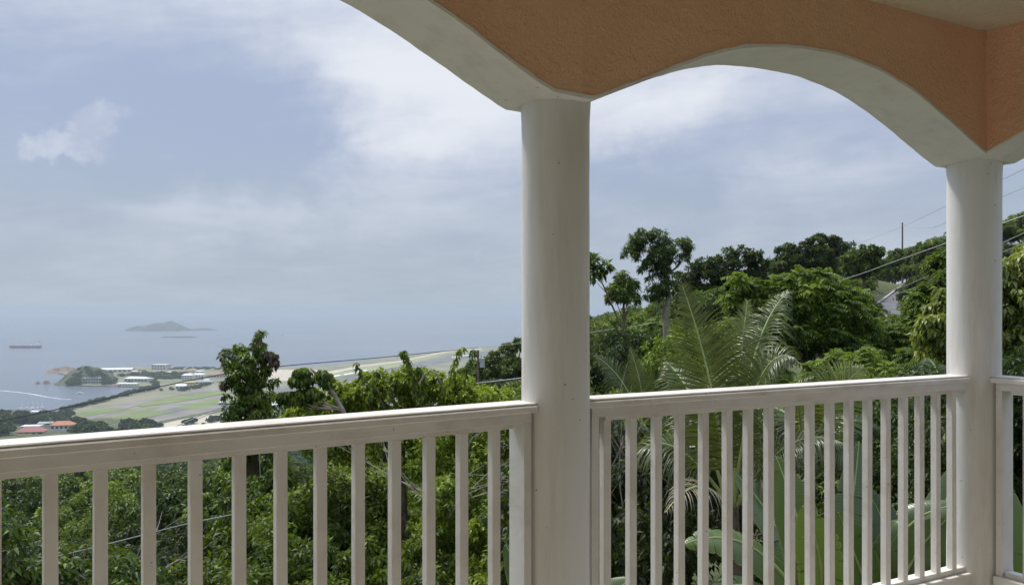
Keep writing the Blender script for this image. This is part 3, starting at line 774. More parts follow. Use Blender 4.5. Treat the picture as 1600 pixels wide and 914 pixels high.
for k_, (a, b, y, h, rf) in enumerate([(262, 270, 583, 3, 'roof_w'), (271, 280, 584.5, 3.5, 'roof_w'), (281, 290, 582.5, 3, 'roof_r'), (292, 304, 581.5, 3, 'roof_r'), (306, 318, 582, 3.2, 'roof_w'), (206, 214, 582, 3, 'roof_w'), (216, 226, 579.5, 3, 'roof_r'), (318, 326, 596, 4, 'roof_w'), (160, 168, 593, 4, 'roof_w'), (170, 178, 594, 3.4, 'roof_w')]):
    house(a, b, y, h, 9, M['wall_w'], M[rf], ['small white roofed house just right of the square white building', 'second small white roofed house right of the square white building', 'small brown roofed house above the bright pair of blocks', 'wider brown roofed house above the bright pair of blocks', 'small white roofed house above the rusty roofed terminal', 'small white roofed house between the warehouse and the square building', 'small brown roofed house left of the square white building', 'small white shed between the bright pair and the terminal', 'small white roofed house left of the long hotel, nearer the columned building', 'small white roofed house directly left of the long hotel'][k_], 'hip', R(7 * k_ % 20), nwin=2, group='small houses round the airfield')
house(413, 462, 640, 13, 30, M['wall_w'], M['roof_w'], 'large white hangar roof behind the vine covered tree', 'gable', R(14), nwin=5, rise=.5)
house(486, 527, 634, 11, 26, M['wall_w'], M['roof_w'], 'large white hangar roof seen through the forked branch', 'gable', R(14), nwin=5, rise=.5)
house(440, 500, 646, 6, 18, M['wall_g'], M['roof_g'], 'long grey roofed shed in front of the white hangars', 'gable', R(14), nwin=5)
def hill_house(px0, px1, yb, h, Z, wall, roof, label, **k): return house(px0, px1, yb, h, 11, wall, roof, label, Z=Z, group='houses on the left hillside', name='house', **k)
h1 = hill_house(80, 112, 671.5, 13.5, 800, M['wall_w'], M['roof_o'], 'white hillside house with an orange tiled hip roof', rz=R(14), nwin=5, rise=.42)
MB().abox((-10.6, -9.8), (2, 3), (0, 9)).build('chimney', M['wall_w'], h1)
h2 = hill_house(28, 66, 681, 14, 760, M['wall_c'], M['roof_p'], 'cream hillside house with a long pink red roof', rz=R(12), nwin=4, rise=.5)
hill_house(34, 60, 671, 6, 830, M['wall_w'], M['roof_w'], 'white flat roofed house behind the pink roofed house', style='flat', rz=R(10), nwin=3)
hill_house(60, 80, 664, 5, 880, M['wall_g'], M['roof_g'], 'grey green shed left of the orange roofed house', style='gable', rz=R(10), nwin=2)
hill_house(-8, 14, 691, 9, 730, M['wall_w'], M['roof_w'], 'pale roofed house at the left edge of the photo, above the railing', rz=R(8), nwin=2, rise=.5)
hill_house(48, 58, 645, 3.4, 1060, M['wall_w'], M['roof_w'], 'small white roof among the dark trees near the moored boats', style='gable', nwin=2)

# small parked aircraft and cars beside the runway
def aircraft(px, py, wpx, rz, label):
    p = G(px, py); L = wpx / FPX * p.y; b = empty('parked_aircraft', p + UP * .6, rz); tag(b, label, 'aircraft', 'aircraft on the apron')
    MB().tube([(-L * .5, 0, 2.6), (-L * .2, 0, 2), (L * .3, 0, 2), (L * .46, 0, 1.7), (L * .5, 0, 1.5)], [.2, L * .045, L * .055, L * .04, .1], 10).build('fuselage', M['boat'], b)
    MB().box((0, 0, 0), (1, 0, 0), (0, 1, 0), UP, (-L * .06, L * .08), (-L * .46, L * .46), (1.6, 1.85)).build('wing', M['boat'], b)
    MB().box((0, 0, 0), (1, 0, 0), (0, 1, 0), UP, (-L * .5, -L * .4), (-.15, .15), (2.2, 2.2 + L * .14)).build('tail_fin', M['hull'], b)
    MB().tube([(L * .3, 0, -.4), (L * .3, 0, 1.6)], .2, 6).build('landing_gear', M['hull_g'], b)
aircraft(431, 579.4, 9, R(20), 'small white aircraft parked on the apron, just right of the vine covered tree')
aircraft(446, 580.6, 8, R(-35), 'second small white aircraft on the apron, left of the forked branch')
cars = [(126, 635.5), (140, 632.4), (147, 630.7), (160, 627.8), (171, 625), (188, 621), (206, 616.4), (214, 614.8), (334, 598.5), (341, 597.6), (349, 596.6), (357, 595.4), (345, 599.6), (337, 601), (300, 609), (312, 606.8)]
for k_, (x, y) in enumerate(cars):
    p = G(x, y); b = empty('parked_car', p + UP * .35, R(rng0 := (k_ * 47) % 180)); cm = M['boat'] if k_ % 3 else M['hull_g']
    tag(b, ('white' if k_ % 3 else 'dark') + ' car parked by the shore road at the far side of the airfield', 'car', ('white' if k_ % 3 else 'dark') + ' cars along the airfield')
    MB().box((0, 0, 0), (1, 0, 0), (0, 1, 0), UP, (-2.2, 2.2), (-.9, .9), (.3, 1.0), .15).build('body', cm, b)
    MB().box((0, 0, 0), (1, 0, 0), (0, 1, 0), UP, (-1.2, 1.0), (-.8, .8), (1.01, 1.6), .2).build('cabin', M['glass'], b)

# ================================================================== VEGETATION
def norm(a): return a / np.maximum(np.linalg.norm(a, axis=-1, keepdims=True), 1e-9)
def leaves_from(Pb, Dv, Ln, Wd, droop, rng, fold=.25, curl=.35, nrm_up=.6, flat=False):
    """kite shaped leaves: base points, directions, lengths, widths -> verts, tris"""
    n = len(Pb)
    d = norm(Dv + np.array([0, 0, -1.0]) * droop)
    up = norm(np.array([0, 0, 1.0]) * nrm_up + rng.normal(0, .35, (n, 3)))
    side = norm(np.cross(d, up)); nr = norm(np.cross(side, d))
    Ln = Ln[:, None]; Wd = Wd[:, None]
    mid = Pb + d * Ln * .45
    tip = Pb + norm(d + np.array([0, 0, -1.0]) * curl) * Ln
    l = mid + side * Wd * .5 - nr * Wd * fold * -1; r = mid - side * Wd * .5 - nr * Wd * fold * -1
    if flat:
        V = np.stack([Pb, l, tip, r], axis=1).reshape(-1, 3); b = np.arange(n)[:, None] * 4
        return V, np.concatenate([b + np.array([[0, 2, 1]]), b + np.array([[0, 3, 2]])], axis=1).reshape(-1, 3)
    V = np.stack([Pb, l, tip, r, mid], axis=1).reshape(-1, 3)
    b = np.arange(n)[:, None] * 5
    F = np.concatenate([b + np.array([[0, 4, 1]]), b + np.array([[1, 4, 2]]), b + np.array([[0, 3, 4]]), b + np.array([[3, 2, 4]])], axis=1).reshape(-1, 3)
    return V, F
def tuft_leaves(TP, TD, TS, n, ln, wd, droop, rng, tints, spread=(25, 100), compound=0, curl=.35):
    """n leaves round every tuft; compound > 0 makes each a feathery frond of that many leaflet pairs"""
    T = len(TP); TD = norm(TD)
    ref = np.where(np.abs(TD[:, 2:3]) < .9, np.array([[0, 0, 1.0]]), np.array([[1.0, 0, 0]]))
    U = norm(np.cross(TD, ref)); Vv = np.cross(TD, U)
    th = (np.arange(n)[None, :] * 2.39996 + rng.uniform(0, 6.28, (T, 1)) + rng.normal(0, .25, (T, n)))
    ph = np.radians(rng.uniform(spread[0], spread[1], (T, n)))
    dr = (np.cos(ph)[..., None] * TD[:, None] + np.sin(ph)[..., None] * (np.cos(th)[..., None] * U[:, None] + np.sin(th)[..., None] * Vv[:, None]))
    dr = norm(dr.reshape(-1, 3)); base = np.repeat(TP, n, axis=0); sc = np.repeat(TS, n) * rng.uniform(.7, 1.2, T * n)
    tt = np.repeat(tints, n) + rng.normal(0, .10, T * n)
    if not compound:
        V, F = leaves_from(base + dr * (ln * .25 * sc)[:, None], dr, ln * sc, wd * sc, droop, rng, curl=curl)
        return V, F, np.repeat(tt, 4)
    k = compound; L = (ln * sc)[:, None]
    dd = norm(dr + np.array([0, 0, -1.0]) * droop * .4)
    side = norm(np.cross(dd, np.array([0, 0, 1.0]) + rng.normal(0, .15, dd.shape)))
    B = []; Dn = []; LL = []; TT = []
    for j in range(k):
        u = (j + .6) / k
        pos = base + dd * L * u + np.array([0, 0, -1.0]) * (L * droop * .55 * u * u)
        tang = norm(dd + np.array([0, 0, -1.0]) * droop * u)
        for s in (-1, 1):
            B.append(pos); Dn.append(tang * .45 + side * s); LL.append((L[:, 0] * .42 * (1 - .45 * abs(u - .45)))); TT.append(tt)
    B = np.concatenate(B); Dn = np.concatenate(Dn); LL = np.concatenate(LL); TT = np.concatenate(TT)
    V, F = leaves_from(B, Dn, LL, LL * .36, droop * .5, rng, curl=.25, nrm_up=1.5, flat=True)
    return V, F, np.repeat(TT, 2)
def lobes_to_tufts(lobes, per, rng, up=.35, low=-.35, tint0=.35, tintv=.25):
    TP = []; TD = []; TS = []; TT = []
    tot = sum(l[3] ** 2 for l in lobes)
    for (x, y, z, r) in lobes:
        n = max(6, int((per if per > 190 else per * len(lobes)) * r * r / tot))
        ns = max(3, min(14, n // 7)); sd = norm(rng.normal(0, 1, (ns * 4, 3))); sd = sd[sd[:, 2] > low][:ns]; ns = len(sd)
        sr = r * rng.uniform(.24, .46, ns); sc_ = np.array([x, y, z]) + sd * (r * rng.uniform(.55, 1.12, (ns, 1))) * np.array([1, 1, .85])
        k = rng.integers(0, ns, n); d = norm(norm(rng.normal(0, 1, (n, 3))) + np.array([0, 0, .35]) + sd[k] * .5)
        TP.append(sc_[k] + d * sr[k][:, None] * rng.uniform(.45, 1.1, (n, 1)) * np.array([1, 1, .75]))
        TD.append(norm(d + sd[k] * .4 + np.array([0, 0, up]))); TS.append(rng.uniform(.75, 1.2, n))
        lb = rng.normal(0, .10); sb = rng.normal(0, .10, ns) + .12 * sd[:, 2]  # clump tops tinted lighter, undersides darker: top light and shade painted into leaf colour
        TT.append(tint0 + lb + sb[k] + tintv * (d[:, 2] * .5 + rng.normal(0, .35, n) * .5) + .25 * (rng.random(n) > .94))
    return np.concatenate(TP), np.concatenate(TD), np.concatenate(TS), np.concatenate(TT)
def limbs_mesh(base, fork, lobes, r0, rng, n=7, bend=.2):
    mb = MB(); base = Vector(base); fork = Vector(fork)
    mid = (base + fork) / 2 + Vector((rng.normal(0, .12), rng.normal(0, .12), 0)) * (fork - base).length * .4
    mb.tube([base - UP * .3, base, mid, fork], [r0 * 1.35, r0 * 1.1, r0 * .85, r0 * .7], n)
    for (x, y, z, r) in lobes:
        e = Vector((x, y, z)); m1 = fork.lerp(e, .5) + Vector((rng.normal(0, bend), rng.normal(0, bend), -abs(rng.normal(0, bend)) * .6))
        mb.tube([fork, m1, e, e + (e - fork).normalized() * r * .5], [r0 * .5, r0 * .32, r0 * .18, r0 * .05], 5)
    return mb
def prototype(kind, seed):
    """crown and trunk meshes about 2.6 m in crown radius, base at the origin"""
    rng = np.random.default_rng(seed)
    K = dict(broad=dict(nl=17, per=2900, n=8, ln=.115, wd=.046, droop=.55, comp=0, mat='leaf_dark', R=2.5, H=4.6, tint=.30),
             bright=dict(nl=16, per=2900, n=8, ln=.100, wd=.044, droop=.35, comp=0, mat='leaf_bright', R=2.3, H=4.2, tint=.36),
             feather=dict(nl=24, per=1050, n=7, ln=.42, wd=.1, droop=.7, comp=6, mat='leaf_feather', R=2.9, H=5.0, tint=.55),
             hill=dict(nl=20, per=1500, n=7, ln=.21, wd=.11, droop=.3, comp=0, mat='leaf_hill', R=2.8, H=4.4, tint=.38),
             pale=dict(nl=20, per=1500, n=7, ln=.21, wd=.10, droop=.5, comp=0, mat='leaf_bright', R=2.8, H=4.4, tint=.30),
             lite=dict(nl=8, per=191, n=1, ln=1.35, wd=1.0, droop=.1, comp=0, mat='leaf_far', R=3.0, H=4.0, tint=.4),
             far=dict(nl=12, per=200, n=6, ln=.95, wd=.6, droop=.2, comp=0, mat='leaf_far', R=2.8, H=4.2, tint=.4))[kind]
    lobes = []
    for i in range(K['nl']):
        a = rng.uniform(0, 6.28); q = math.sqrt(rng.uniform(.05, 1)); zz = rng.uniform(0, 1)
        rr = K['R'] * .68 * q * (1.05 - .55 * zz)
        lobes.append((math.cos(a) * rr, math.sin(a) * rr, K['H'] * (.40 + .42 * zz), rng.uniform(.22, .42) * K['R']))
    TP, TD, TS, TT = lobes_to_tufts(lobes, K['per'], rng, tint0=K['tint'])
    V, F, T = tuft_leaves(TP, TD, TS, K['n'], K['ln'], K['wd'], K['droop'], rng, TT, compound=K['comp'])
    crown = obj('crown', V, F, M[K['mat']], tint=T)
    mb = limbs_mesh((0, 0, 0), (0, 0, K['H'] * .35), lobes[:9], .13, rng)
    trunk = mb.build('trunk', M['bark'])
    K['top'] = float(V[:, 2].max()); K['rad'] = float(np.percentile(np.hypot(V[:, 0], V[:, 1]), 97))
    for o in (crown, trunk): COL.objects.unlink(o)
    return crown, trunk, K
PROTO = {k: [prototype(k, 100 * i + hash_ + 1) for i in range(n)] for hash_, (k, n) in enumerate([('broad', 4), ('bright', 3), ('feather', 3), ('hill', 4), ('pale', 2), ('far', 3), ('lite', 2)])}

SKIP = set()
for a_ in '''9 12-13 15-16 19-23 25-29 33-40 43 45-58 60-62 64-66 69 71-72 76-89 91-92 94 96-100 102-109 111-117 119-130 132-163 165-175 177 179-188 191-195 197-198 200-201 203-205 208-211 213-217 219-221 223 225-241 244-252 254-258 260-272 274-279 281-282 284-294 296-300 302-305 307-309 311 314-322 325-327 329-332 334 338-340 342-344 346-347 350-359 363-366 368-372 376-379 381-382 384 388-391 393-397 399-400 402-410 412-424 426-436 439-442 444-449 451-464 466-474 477-534 538-544 546-548 550-556 558-577 580-596 599-601 603-610 612-628 630-632 634-637 639-640 643-645 647-652 654-655 657-658 660 662-667 669-677 679-682 684-685 687-691 693-718 720-723 725-733 735-740 742-744 748-756 759-763 765-767 771-780 782-784 786 788-791 793-803 805 807 809 811 813-821 823-825 827 829-830 832-842 845 847-851 853-854 856-870 872-873 875-881 885-892 895-896 900-901 904-906 908-911 913-915 917-919 921-922 925-928 934 936-951 953 955 957-961 963 965-970 972-975 980 982 984 986 988-995 998-1002 1005 1007-1012 1018 1025 1027 1029 1034 1039 1041 1045 1048 1051 1070 1078-1082 1084-1086 1088'''.split():
    a_ = [int(v_) for v_ in a_.split('-')]; SKIP.update(range(a_[0], a_[-1] + 1))      # trees that stand wholly hidden behind others
N_TREE = 0
TREES = []
def place_tree(kind, x, y, z, sc, name, label, group, rng):
    global N_TREE
    cr, tr, K = PROTO[kind][rng.integers(len(PROTO[kind]))]; turn = rng.uniform(0, 6.28); N_TREE += 1
    if N_TREE in SKIP: return None
    TREES.append((N_TREE, kind, x, y, sc, group))
    root = empty(name, (x, y, z), turn, sc); tag(root, label, 'tree' if 'tree' in name else 'bush', group)
    a = bpy.data.objects.new('trunk', tr.data); b = bpy.data.objects.new('crown', cr.data)
    for o in (a, b): COL.objects.link(o); o.parent = root
    TREES[-1] += (root,)
    return root
def px_of(x, y): return CX + FPX * x / y
def limit(tab, px): return float(np.interp(px, [t[0] for t in tab], [t[1] for t in tab]))
NEAR = [(-400, 760), (0, 748), (200, 722), (330, 704), (400, 700), (440, 668), (480, 640), (520, 618), (560, 598), (600, 590), (640, 580), (690, 592), (740, 600), (815, 600), (921, 560), (990, 560), (1080, 600), (1180, 590), (1300, 560), (1400, 545), (1480, 500), (1600, 400), (1900, 380)]
MID = [(-400, 735), (0, 728), (300, 708), (430, 690), (500, 645), (600, 620), (700, 596), (815, 566), (921, 500), (1000, 490), (1050, 440), (1090, 415), (1180, 408), (1215, 430), (1290, 425), (1350, 460), (1368, 480), (1374, 498), (1420, 498), (1426, 470), (1490, 430), (1600, 385), (1900, 360)]
HILL = [(-400, 735), (400, 700), (600, 620), (690, 602), (715, 575), (740, 560), (770, 548), (815, 530), (925, 478), (1000, 462), (1060, 440), (1130, 425), (1190, 402), (1230, 388), (1262, 382), (1280, 370), (1312, 374), (1330, 386), (1372, 396), (1400, 384), (1430, 372), (1465, 358), (1490, 350), (1560, 340), (1600, 322), (1900, 300)]
rng = np.random.default_rng(11)
def scatter(r0, r1, step, az0, az1, kinds, tab, name, labels, group, srange, keep=None, extra_limit=0, fill=.75):
    cnt = 0; r = r0
    while r < r1:
        st = step * (1 if r < 60 else r / 60 * .8)
        da = math.degrees(st / r); a = az0 + rng.uniform(0, da)
        while a < az1:
            rr = r + rng.uniform(-.4, .4) * st; aa = math.radians(a + rng.uniform(-.35, .35) * da)
            x, y = math.sin(aa) * rr, math.cos(aa) * rr
            a += da
            if y < 3: continue
            px = px_of(x, y)
            if keep and not keep(px, rr, x, y): continue
            g = ground(x, y)
            kind = kinds(px, rr) if callable(kinds) else kinds[rng.integers(len(kinds))]
            K = PROTO[kind][0][2]
            sc = rng.uniform(*srange)
            # the crown may not rise over the skyline of the photograph
            K = dict(K, H=max(p_[2]['top'] for p_ in PROTO[kind]), R=max(p_[2]['rad'] for p_ in PROTO[kind]))
            for _ in range(3):
                w_ = K['R'] * sc * FPX / y
                lim = max(limit(tab, px + w_ * q_) + (22 if abs(q_) > .8 else 0) * -1 for q_ in (-.9, -.6, -.3, 0, .3, .6, .9))
                smax = (EYE + (CY - lim) / FPX * y - g) / K['H']
                if smax >= sc or smax < .25: break
                sc = max(smax, sc * .6)
            if smax < .28: continue
            if sc > smax: sc = smax * rng.uniform(.86, 1.0)
            elif rng.random() < fill: sc = min(smax * rng.uniform(.8, 1.0), srange[1] * 1.25)
            place_tree(kind, x, y, g, sc, name, labels(px, rr) if callable(labels) else labels, group, rng)
            cnt += 1
        r += st * .85
    print(name, group, cnt)
def near_kind(px, r):
    if px < 470: return 'broad' if rng.random() < .82 else 'bright'
    if px < 830: return 'bright' if rng.random() < .7 else 'broad'
    if px < 1120: return 'broad' if rng.random() < .6 else 'bright'
    return 'feather' if r > 14 else ('broad' if rng.random() < .5 else 'bright')
def mid_kind(px, r):
    if px < 830: return 'broad' if rng.random() < .5 else 'bright'
    if px < 1110: return 'hill' if rng.random() < .6 else 'feather'
    if px < 1230 and r > 42: return 'hill'
    return 'feather' if rng.random() < .85 else 'pale'
def near_label(px, r):
    return 'leafy dark green tree growing just below the railing' if px < 815 else 'leafy tree growing just beyond the right railing, behind palm and banana leaves'
def near_keep(px, rr, x, y):
    if rr < 9 and 1000 < px < 1560: return False       # the palms and bananas stand here
    return True
scatter(7.5, 24, 2.7, -38, 40, near_kind, NEAR, 'tree', near_label, 'trees just below the veranda', (.7, 1.15), near_keep)
scatter(24, 60, 4.2, -36, 38, mid_kind, MID, 'tree', lambda px, r: 'round crowned tree on the slope left of the middle column, past the nearest trees' if px < 860 else 'feathery light green tree in the valley between palm and hilltop', 'trees across the near slope', (.8, 1.3), lambda px, rr, x, y: True)
def road_clear(px, rr, x, y, w_=3.6):
    d = Vector((x, y, 0)) - Vector((RA.x, RA.y, 0)); f = Vector((RDIR.x, RDIR.y, 0)).normalized()
    return not (abs(d.dot(RSIDE)) < w_ and -10 < d.dot(f) < 28)
HILL_FRONT = [(-400, 735), (700, 602), (815, 545), (925, 480), (1000, 466), (1060, 445), (1130, 430), (1190, 425), (1250, 425), (1300, 425), (1340, 440), (1366, 450), (1374, 494), (1418, 494), (1426, 450), (1470, 415), (1490, 400), (1560, 380), (1600, 360), (1900, 330)]
BUSHY = [(1100, 400), (1250, 400), (1366, 400), (1377, 488), (1411, 488), (1422, 400), (1500, 370)]
hk = lambda px, r: 'hill' if rng.random() < .6 else ('pale' if rng.random() < .6 else 'feather')
hl = 'bushy green tree on the wooded hillside beyond the palms'
scatter(58, 106, 4.6, -3, 38, hk, HILL_FRONT, 'tree', hl, 'trees on the wooded hill', (.7, 1.2), road_clear)
scatter(106, 240, 4.2, -3, 38, hk, HILL, 'tree', hl, 'trees on the wooded hill', (.8, 1.5), road_clear)
scatter(56, 135, 1.9, 14, 34, hk, BUSHY, 'bush', 'low green bush on the open slope round the hill road', 'bushes round the hill road', (.24, .46), lambda px, rr, x, y: 1250 < px < 1470 and road_clear(px, rr, x, y, 2.5), fill=.1)
scatter(60, 300, 7.5, -36, -3, lambda px, r: 'hill' if rng.random() < .7 else 'pale', HILL, 'tree', 'bushy tree on the lower left slope behind the railing', 'trees on the lower left slope', (1.0, 1.5))

# far trees round the houses and on the plain
def far_tree(px, py, Z, hpx, label, group, wide=1.0, on=None):
    p = P(px, py, Z) if on is None else G(px, py, on)
    h = hpx / FPX * p.y; sc = h / 4.4
    r_ = place_tree('far', p.x, p.y, p.z - h * .12, 1, 'tree', label, group, rng)
    if r_: r_.scale = (sc * wide, sc * wide, sc)
n_left = 0
for k in range(900):
    px = rng.uniform(-30, 250); Zz = rng.uniform(700, 1240)
    x = (px - CX) / FPX * Zz; g = ground(x, Zz); py = CY + (EYE - g) / Zz * FPX
    top = float(np.interp(px, [0, 40, 100, 117, 121, 134, 150, 180, 208, 222, 236, 260], [639, 640, 641, 645, 650, 649, 656, 660, 655, 652, 662, 690]))
    hp = rng.uniform(11, 19) * 900 / Zz
    if py - hp < top or n_left > 190: continue
    if 14 < px < 117 and 660 < py and Zz < 905: continue
    n_left += 1
    far_tree(px, py, Zz, hp, 'dark rounded tree on the far left slope round the hillside houses', 'trees round the hillside houses', 1.3)
for (x, y, h) in [(124, 676, 25), (132, 680, 24), (141, 676, 22), (152, 678, 21), (163, 680, 20), (176, 682, 21), (188, 682, 20), (200, 682, 22), (210, 680, 28), (221, 680, 28), (229, 684, 24), (118, 668, 18), (136, 690, 24), (160, 690, 22), (186, 690, 20), (108, 652, 11), (96, 652, 11), (84, 653, 12), (72, 652, 12), (60, 652, 11), (47, 652, 12), (34, 652, 12), (22, 652, 12), (10, 652, 13), (-2, 652, 13)]:
    far_tree(x, y, 930 if y > 655 else 1130, h, 'dark rounded tree on the far left slope round the hillside houses', 'trees round the hillside houses', 1.3)
for k in range(46):
    t = k / 45; x = 100 + 146 * t; y = float(np.interp(x, [100, 128, 160, 200, 246], [642.5, 634.5, 626.5, 616.5, 606])) + rng.uniform(-.2, 1.0)
    far_tree(x, y, 0, rng.uniform(5, 8.5), 'small dark shore tree in the row between the bay and the runway', 'shore trees beside the runway', 1.3, on=-148)
for (x, y, h) in [(302, 608, 6), (308, 606.5, 6), (314, 605, 6), (320, 603.4, 6), (326, 602, 5), (284, 611, 6), (292, 610, 7), (268, 609, 5), (252, 611, 4),
                  (290, 664, 9), (300, 662, 10), (236, 668, 7), (250, 668, 8), (335, 658, 10), (342, 657, 9), (330, 660, 9), (370, 655, 12), (400, 652, 12), (318, 664, 4)]:
    far_tree(x, y, 0, h, 'low dark tree standing alone on the airfield edge', 'trees on the airfield edge', 1.4, on=-148)
def mass(name, spots, kind='stuff', src='far'):
    """far-off growth nobody could count: one mesh; spots = (world point, height m, width factor)"""
    VV = []; FF = []; TT = []; nb = 0
    for p, h, wd in spots:
        cr = PROTO[src][rng.integers(len(PROTO[src]))][0].data; nv = len(cr.vertices)
        V = np.empty(nv * 3, dtype=np.float32); cr.vertices.foreach_get('co', V); V = V.reshape(-1, 3) * (h / 4.4)
        a = rng.uniform(0, 6.28); ca, sa = math.cos(a), math.sin(a)
        V = np.stack([(V[:, 0] * ca - V[:, 1] * sa) * wd + p.x, (V[:, 0] * sa + V[:, 1] * ca) * wd + p.y, V[:, 2] + p.z - h * .3], 1)
        F = np.empty(len(cr.polygons) * 3, dtype=np.int32); cr.polygons.foreach_get('vertices', F)
        T = np.empty(len(cr.polygons), dtype=np.float32); cr.attributes['tint'].data.foreach_get('value', T)
        VV.append(V); FF.append(F.reshape(-1, 3) + nb); TT.append(T + rng.normal(0, .12)); nb += nv
    return tag(obj(name, np.concatenate(VV), np.concatenate(FF), M['leaf_far'], tint=np.concatenate(TT)), kind=kind)
sp_ = []
for k in range(150):
    x = rng.uniform(108, 290); y = rng.uniform(583, 601) if x < 246 else rng.uniform(584, 592)
    if (178 < x < 238 or 128 < x < 158) and 588 < y < 603.5 and rng.random() < .9: continue
    p = G(x, y); sp_.append((p, rng.uniform(4, 7.5) / FPX * p.y, 1.5))
for k in range(90):
    t = rng.uniform(0, 1); x = 104 + 66 * t; hh = float(np.interp(x, [104, 112, 117, 121, 132, 149, 155, 170], [597, 590, 584, 577.5, 574, 576, 581, 594]))
    y = rng.uniform(hh + 1, 600); Zc = 1712 - 84 * (max(y - hh, 0) / max(600 - hh, 1)) ** .6
    if y > 588 and x > 126 and x < 160: continue
    sp_.append((P(x, y, Zc), rng.uniform(4, 7) / FPX * Zc, 1.2))
mass('headland_woods', sp_, src='lite')
vs = []
for k in range(420):
    px = rng.uniform(150, 720); Zz = rng.uniform(300, 800) ** 1.0; x = (px - CX) / FPX * Zz; g = ground(x, Zz)
    if CY + (EYE - g - 8) / Zz * FPX < (700 if px < 330 else 690 - (px - 330) * .2): continue
    vs.append((Vector((x, Zz, g)), rng.uniform(7, 11), 1.3))
mass('valley_woods', vs, src='lite')
mass('hangar_scrub', [(G(x, y), h / FPX * 1300, 1.5) for x, y, h in zip(rng.uniform(425, 560, 46), rng.uniform(636, 664, 46), rng.uniform(7, 12, 46))], src='lite')
mass('outer_shore_scrub', [(G(x, y), h / FPX * 2000, 2.2) for x, y, h in zip(rng.uniform(266, 380, 80), rng.uniform(573.8, 577.5, 80), rng.uniform(1.6, 2.6, 80))], src='lite')

# ------------------------------------------------------------------ particular trees
def custom_tree(name, Z, lobes_px, trunk_px, r0, mat, label, leaf, seed, cat='tree', tint=.4, dead=None, per=60, comp=0, bark='bark', spread_y=.6, group=None, limbs=None, n=8, droop=.5, up=.35, low=-.6):
    """lobes_px: (px, py, radius px) at depth Z, trunk_px: polyline of the stem from the ground up"""
    rg = np.random.default_rng(seed); k = Z / FPX
    base = P(trunk_px[0][0], trunk_px[0][1], Z); root = empty(name, base); tag(root, label, cat, group)
    lobes = []
    for (x, y, r) in lobes_px:
        q = P(x, y, Z) - base; lobes.append((q.x, q.y + rg.uniform(-1, 1) * r * k * spread_y, q.z, r * k))
    TP, TD, TS, TT = lobes_to_tufts(lobes, per, rg, tint0=tint, low=low, up=up)
    V, F, T = tuft_leaves(TP, TD, TS, n, leaf[0], leaf[1], droop, rg, TT, compound=comp)
    obj('crown', V, F, M[mat], root, tint=T)
    if dead:
        dl = [((P(x, y, Z) - base).x, -r * k * .6, (P(x, y, Z) - base).z, r * k) for (x, y, r) in dead]
        TP, TD, TS, TT = lobes_to_tufts(dl, per * .22, rg, tint0=.4, low=-1)
        V, F, T = tuft_leaves(TP, TD, TS, 6, leaf[0], leaf[1], 1.2, rg, TT)
        obj('withered_leaves', V, F, M['leaf_dead'], root, tint=T)
    mb = MB(); pts = [P(x, y, Z) - base for x, y in trunk_px]; m = len(pts)
    mb.tube(pts, [r0 * (1 - .6 * i / (m - 1)) for i in range(m)], 8)
    for lb in (lobes if limbs is None else [lobes[i] for i in limbs]):
        e = Vector(lb[:3]); j = min(range(m), key=lambda i: (pts[i] - e + UP * .3).length + (0 if pts[i].z < e.z else 9)); s = pts[j]
        mm = s.lerp(e, .5) + UP * (-.08 * (e - s).length)
        mb.tube([s, mm, e], [r0 * .38, r0 * .25, r0 * .1], 5)
    mb.build('trunk', M[bark], root)
    return root
# vine covered tree in front of the airfield
custom_tree('vine_covered_tree', 11.5,
    [(408, 525, 8), (404, 536, 10), (398, 548, 13), (388, 558, 18), (372, 552, 11), (360, 545, 8), (352, 556, 8), (378, 575, 20), (400, 575, 18), (416, 560, 10), (362, 575, 12),
     (385, 598, 24), (405, 598, 20), (368, 600, 14), (388, 622, 24), (408, 620, 20), (375, 630, 18), (392, 645, 28), (415, 645, 22), (370, 650, 18), (395, 675, 34), (385, 710, 40), (400, 745, 48), (380, 790, 60), (410, 840, 70)],
    [(400, 1100), (396, 900), (394, 760), (396, 690), (394, 640), (398, 600), (394, 570), (402, 545), (408, 520)], .09, 'leaf_dark',
    'slender vine covered tree with a withered patch, standing above the left railing', (.072, .031), 21, per=125, tint=.62, dead=[(424, 556, 7), (428, 566, 5), (352, 600, 5)], droop=.8)
# bare twiggy shoots on its left, as a vine
mbt = MB()
for a in range(9):
    y0 = 545 + a * 5; q = [P(372, y0 + 8, 11.45), P(355 - a, y0, 11.4), P(338 + (a % 3) * 3, y0 - 6 + (a * 7) % 9, 11.4)]
    mbt.tube(q, [.005, .003, .0015], 4)
tag(mbt.build('bare_twigs', M['palebark']), 'fine bare twigs sticking out on the left of the vine covered tree', 'twigs')
# lone tree on the ridge and its neighbours
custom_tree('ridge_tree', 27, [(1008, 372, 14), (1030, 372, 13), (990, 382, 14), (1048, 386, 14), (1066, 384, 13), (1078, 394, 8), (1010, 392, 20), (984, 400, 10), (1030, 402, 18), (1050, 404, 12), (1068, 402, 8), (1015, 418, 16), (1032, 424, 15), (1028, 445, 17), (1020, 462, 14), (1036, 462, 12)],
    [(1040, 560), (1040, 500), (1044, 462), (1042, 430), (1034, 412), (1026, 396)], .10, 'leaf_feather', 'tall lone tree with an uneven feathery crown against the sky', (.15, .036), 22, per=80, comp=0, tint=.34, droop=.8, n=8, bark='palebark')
custom_tree('round_tree', 27, [(974, 441, 12), (983, 450, 12), (965, 452, 11), (975, 460, 14), (988, 466, 10), (962, 466, 10)], [(975, 560), (975, 500), (974, 460)], .07, 'leaf_feather', 'small round tree left of the tall lone tree, on the skyline', (.18, .045), 23, per=80, tint=.28, droop=.6)
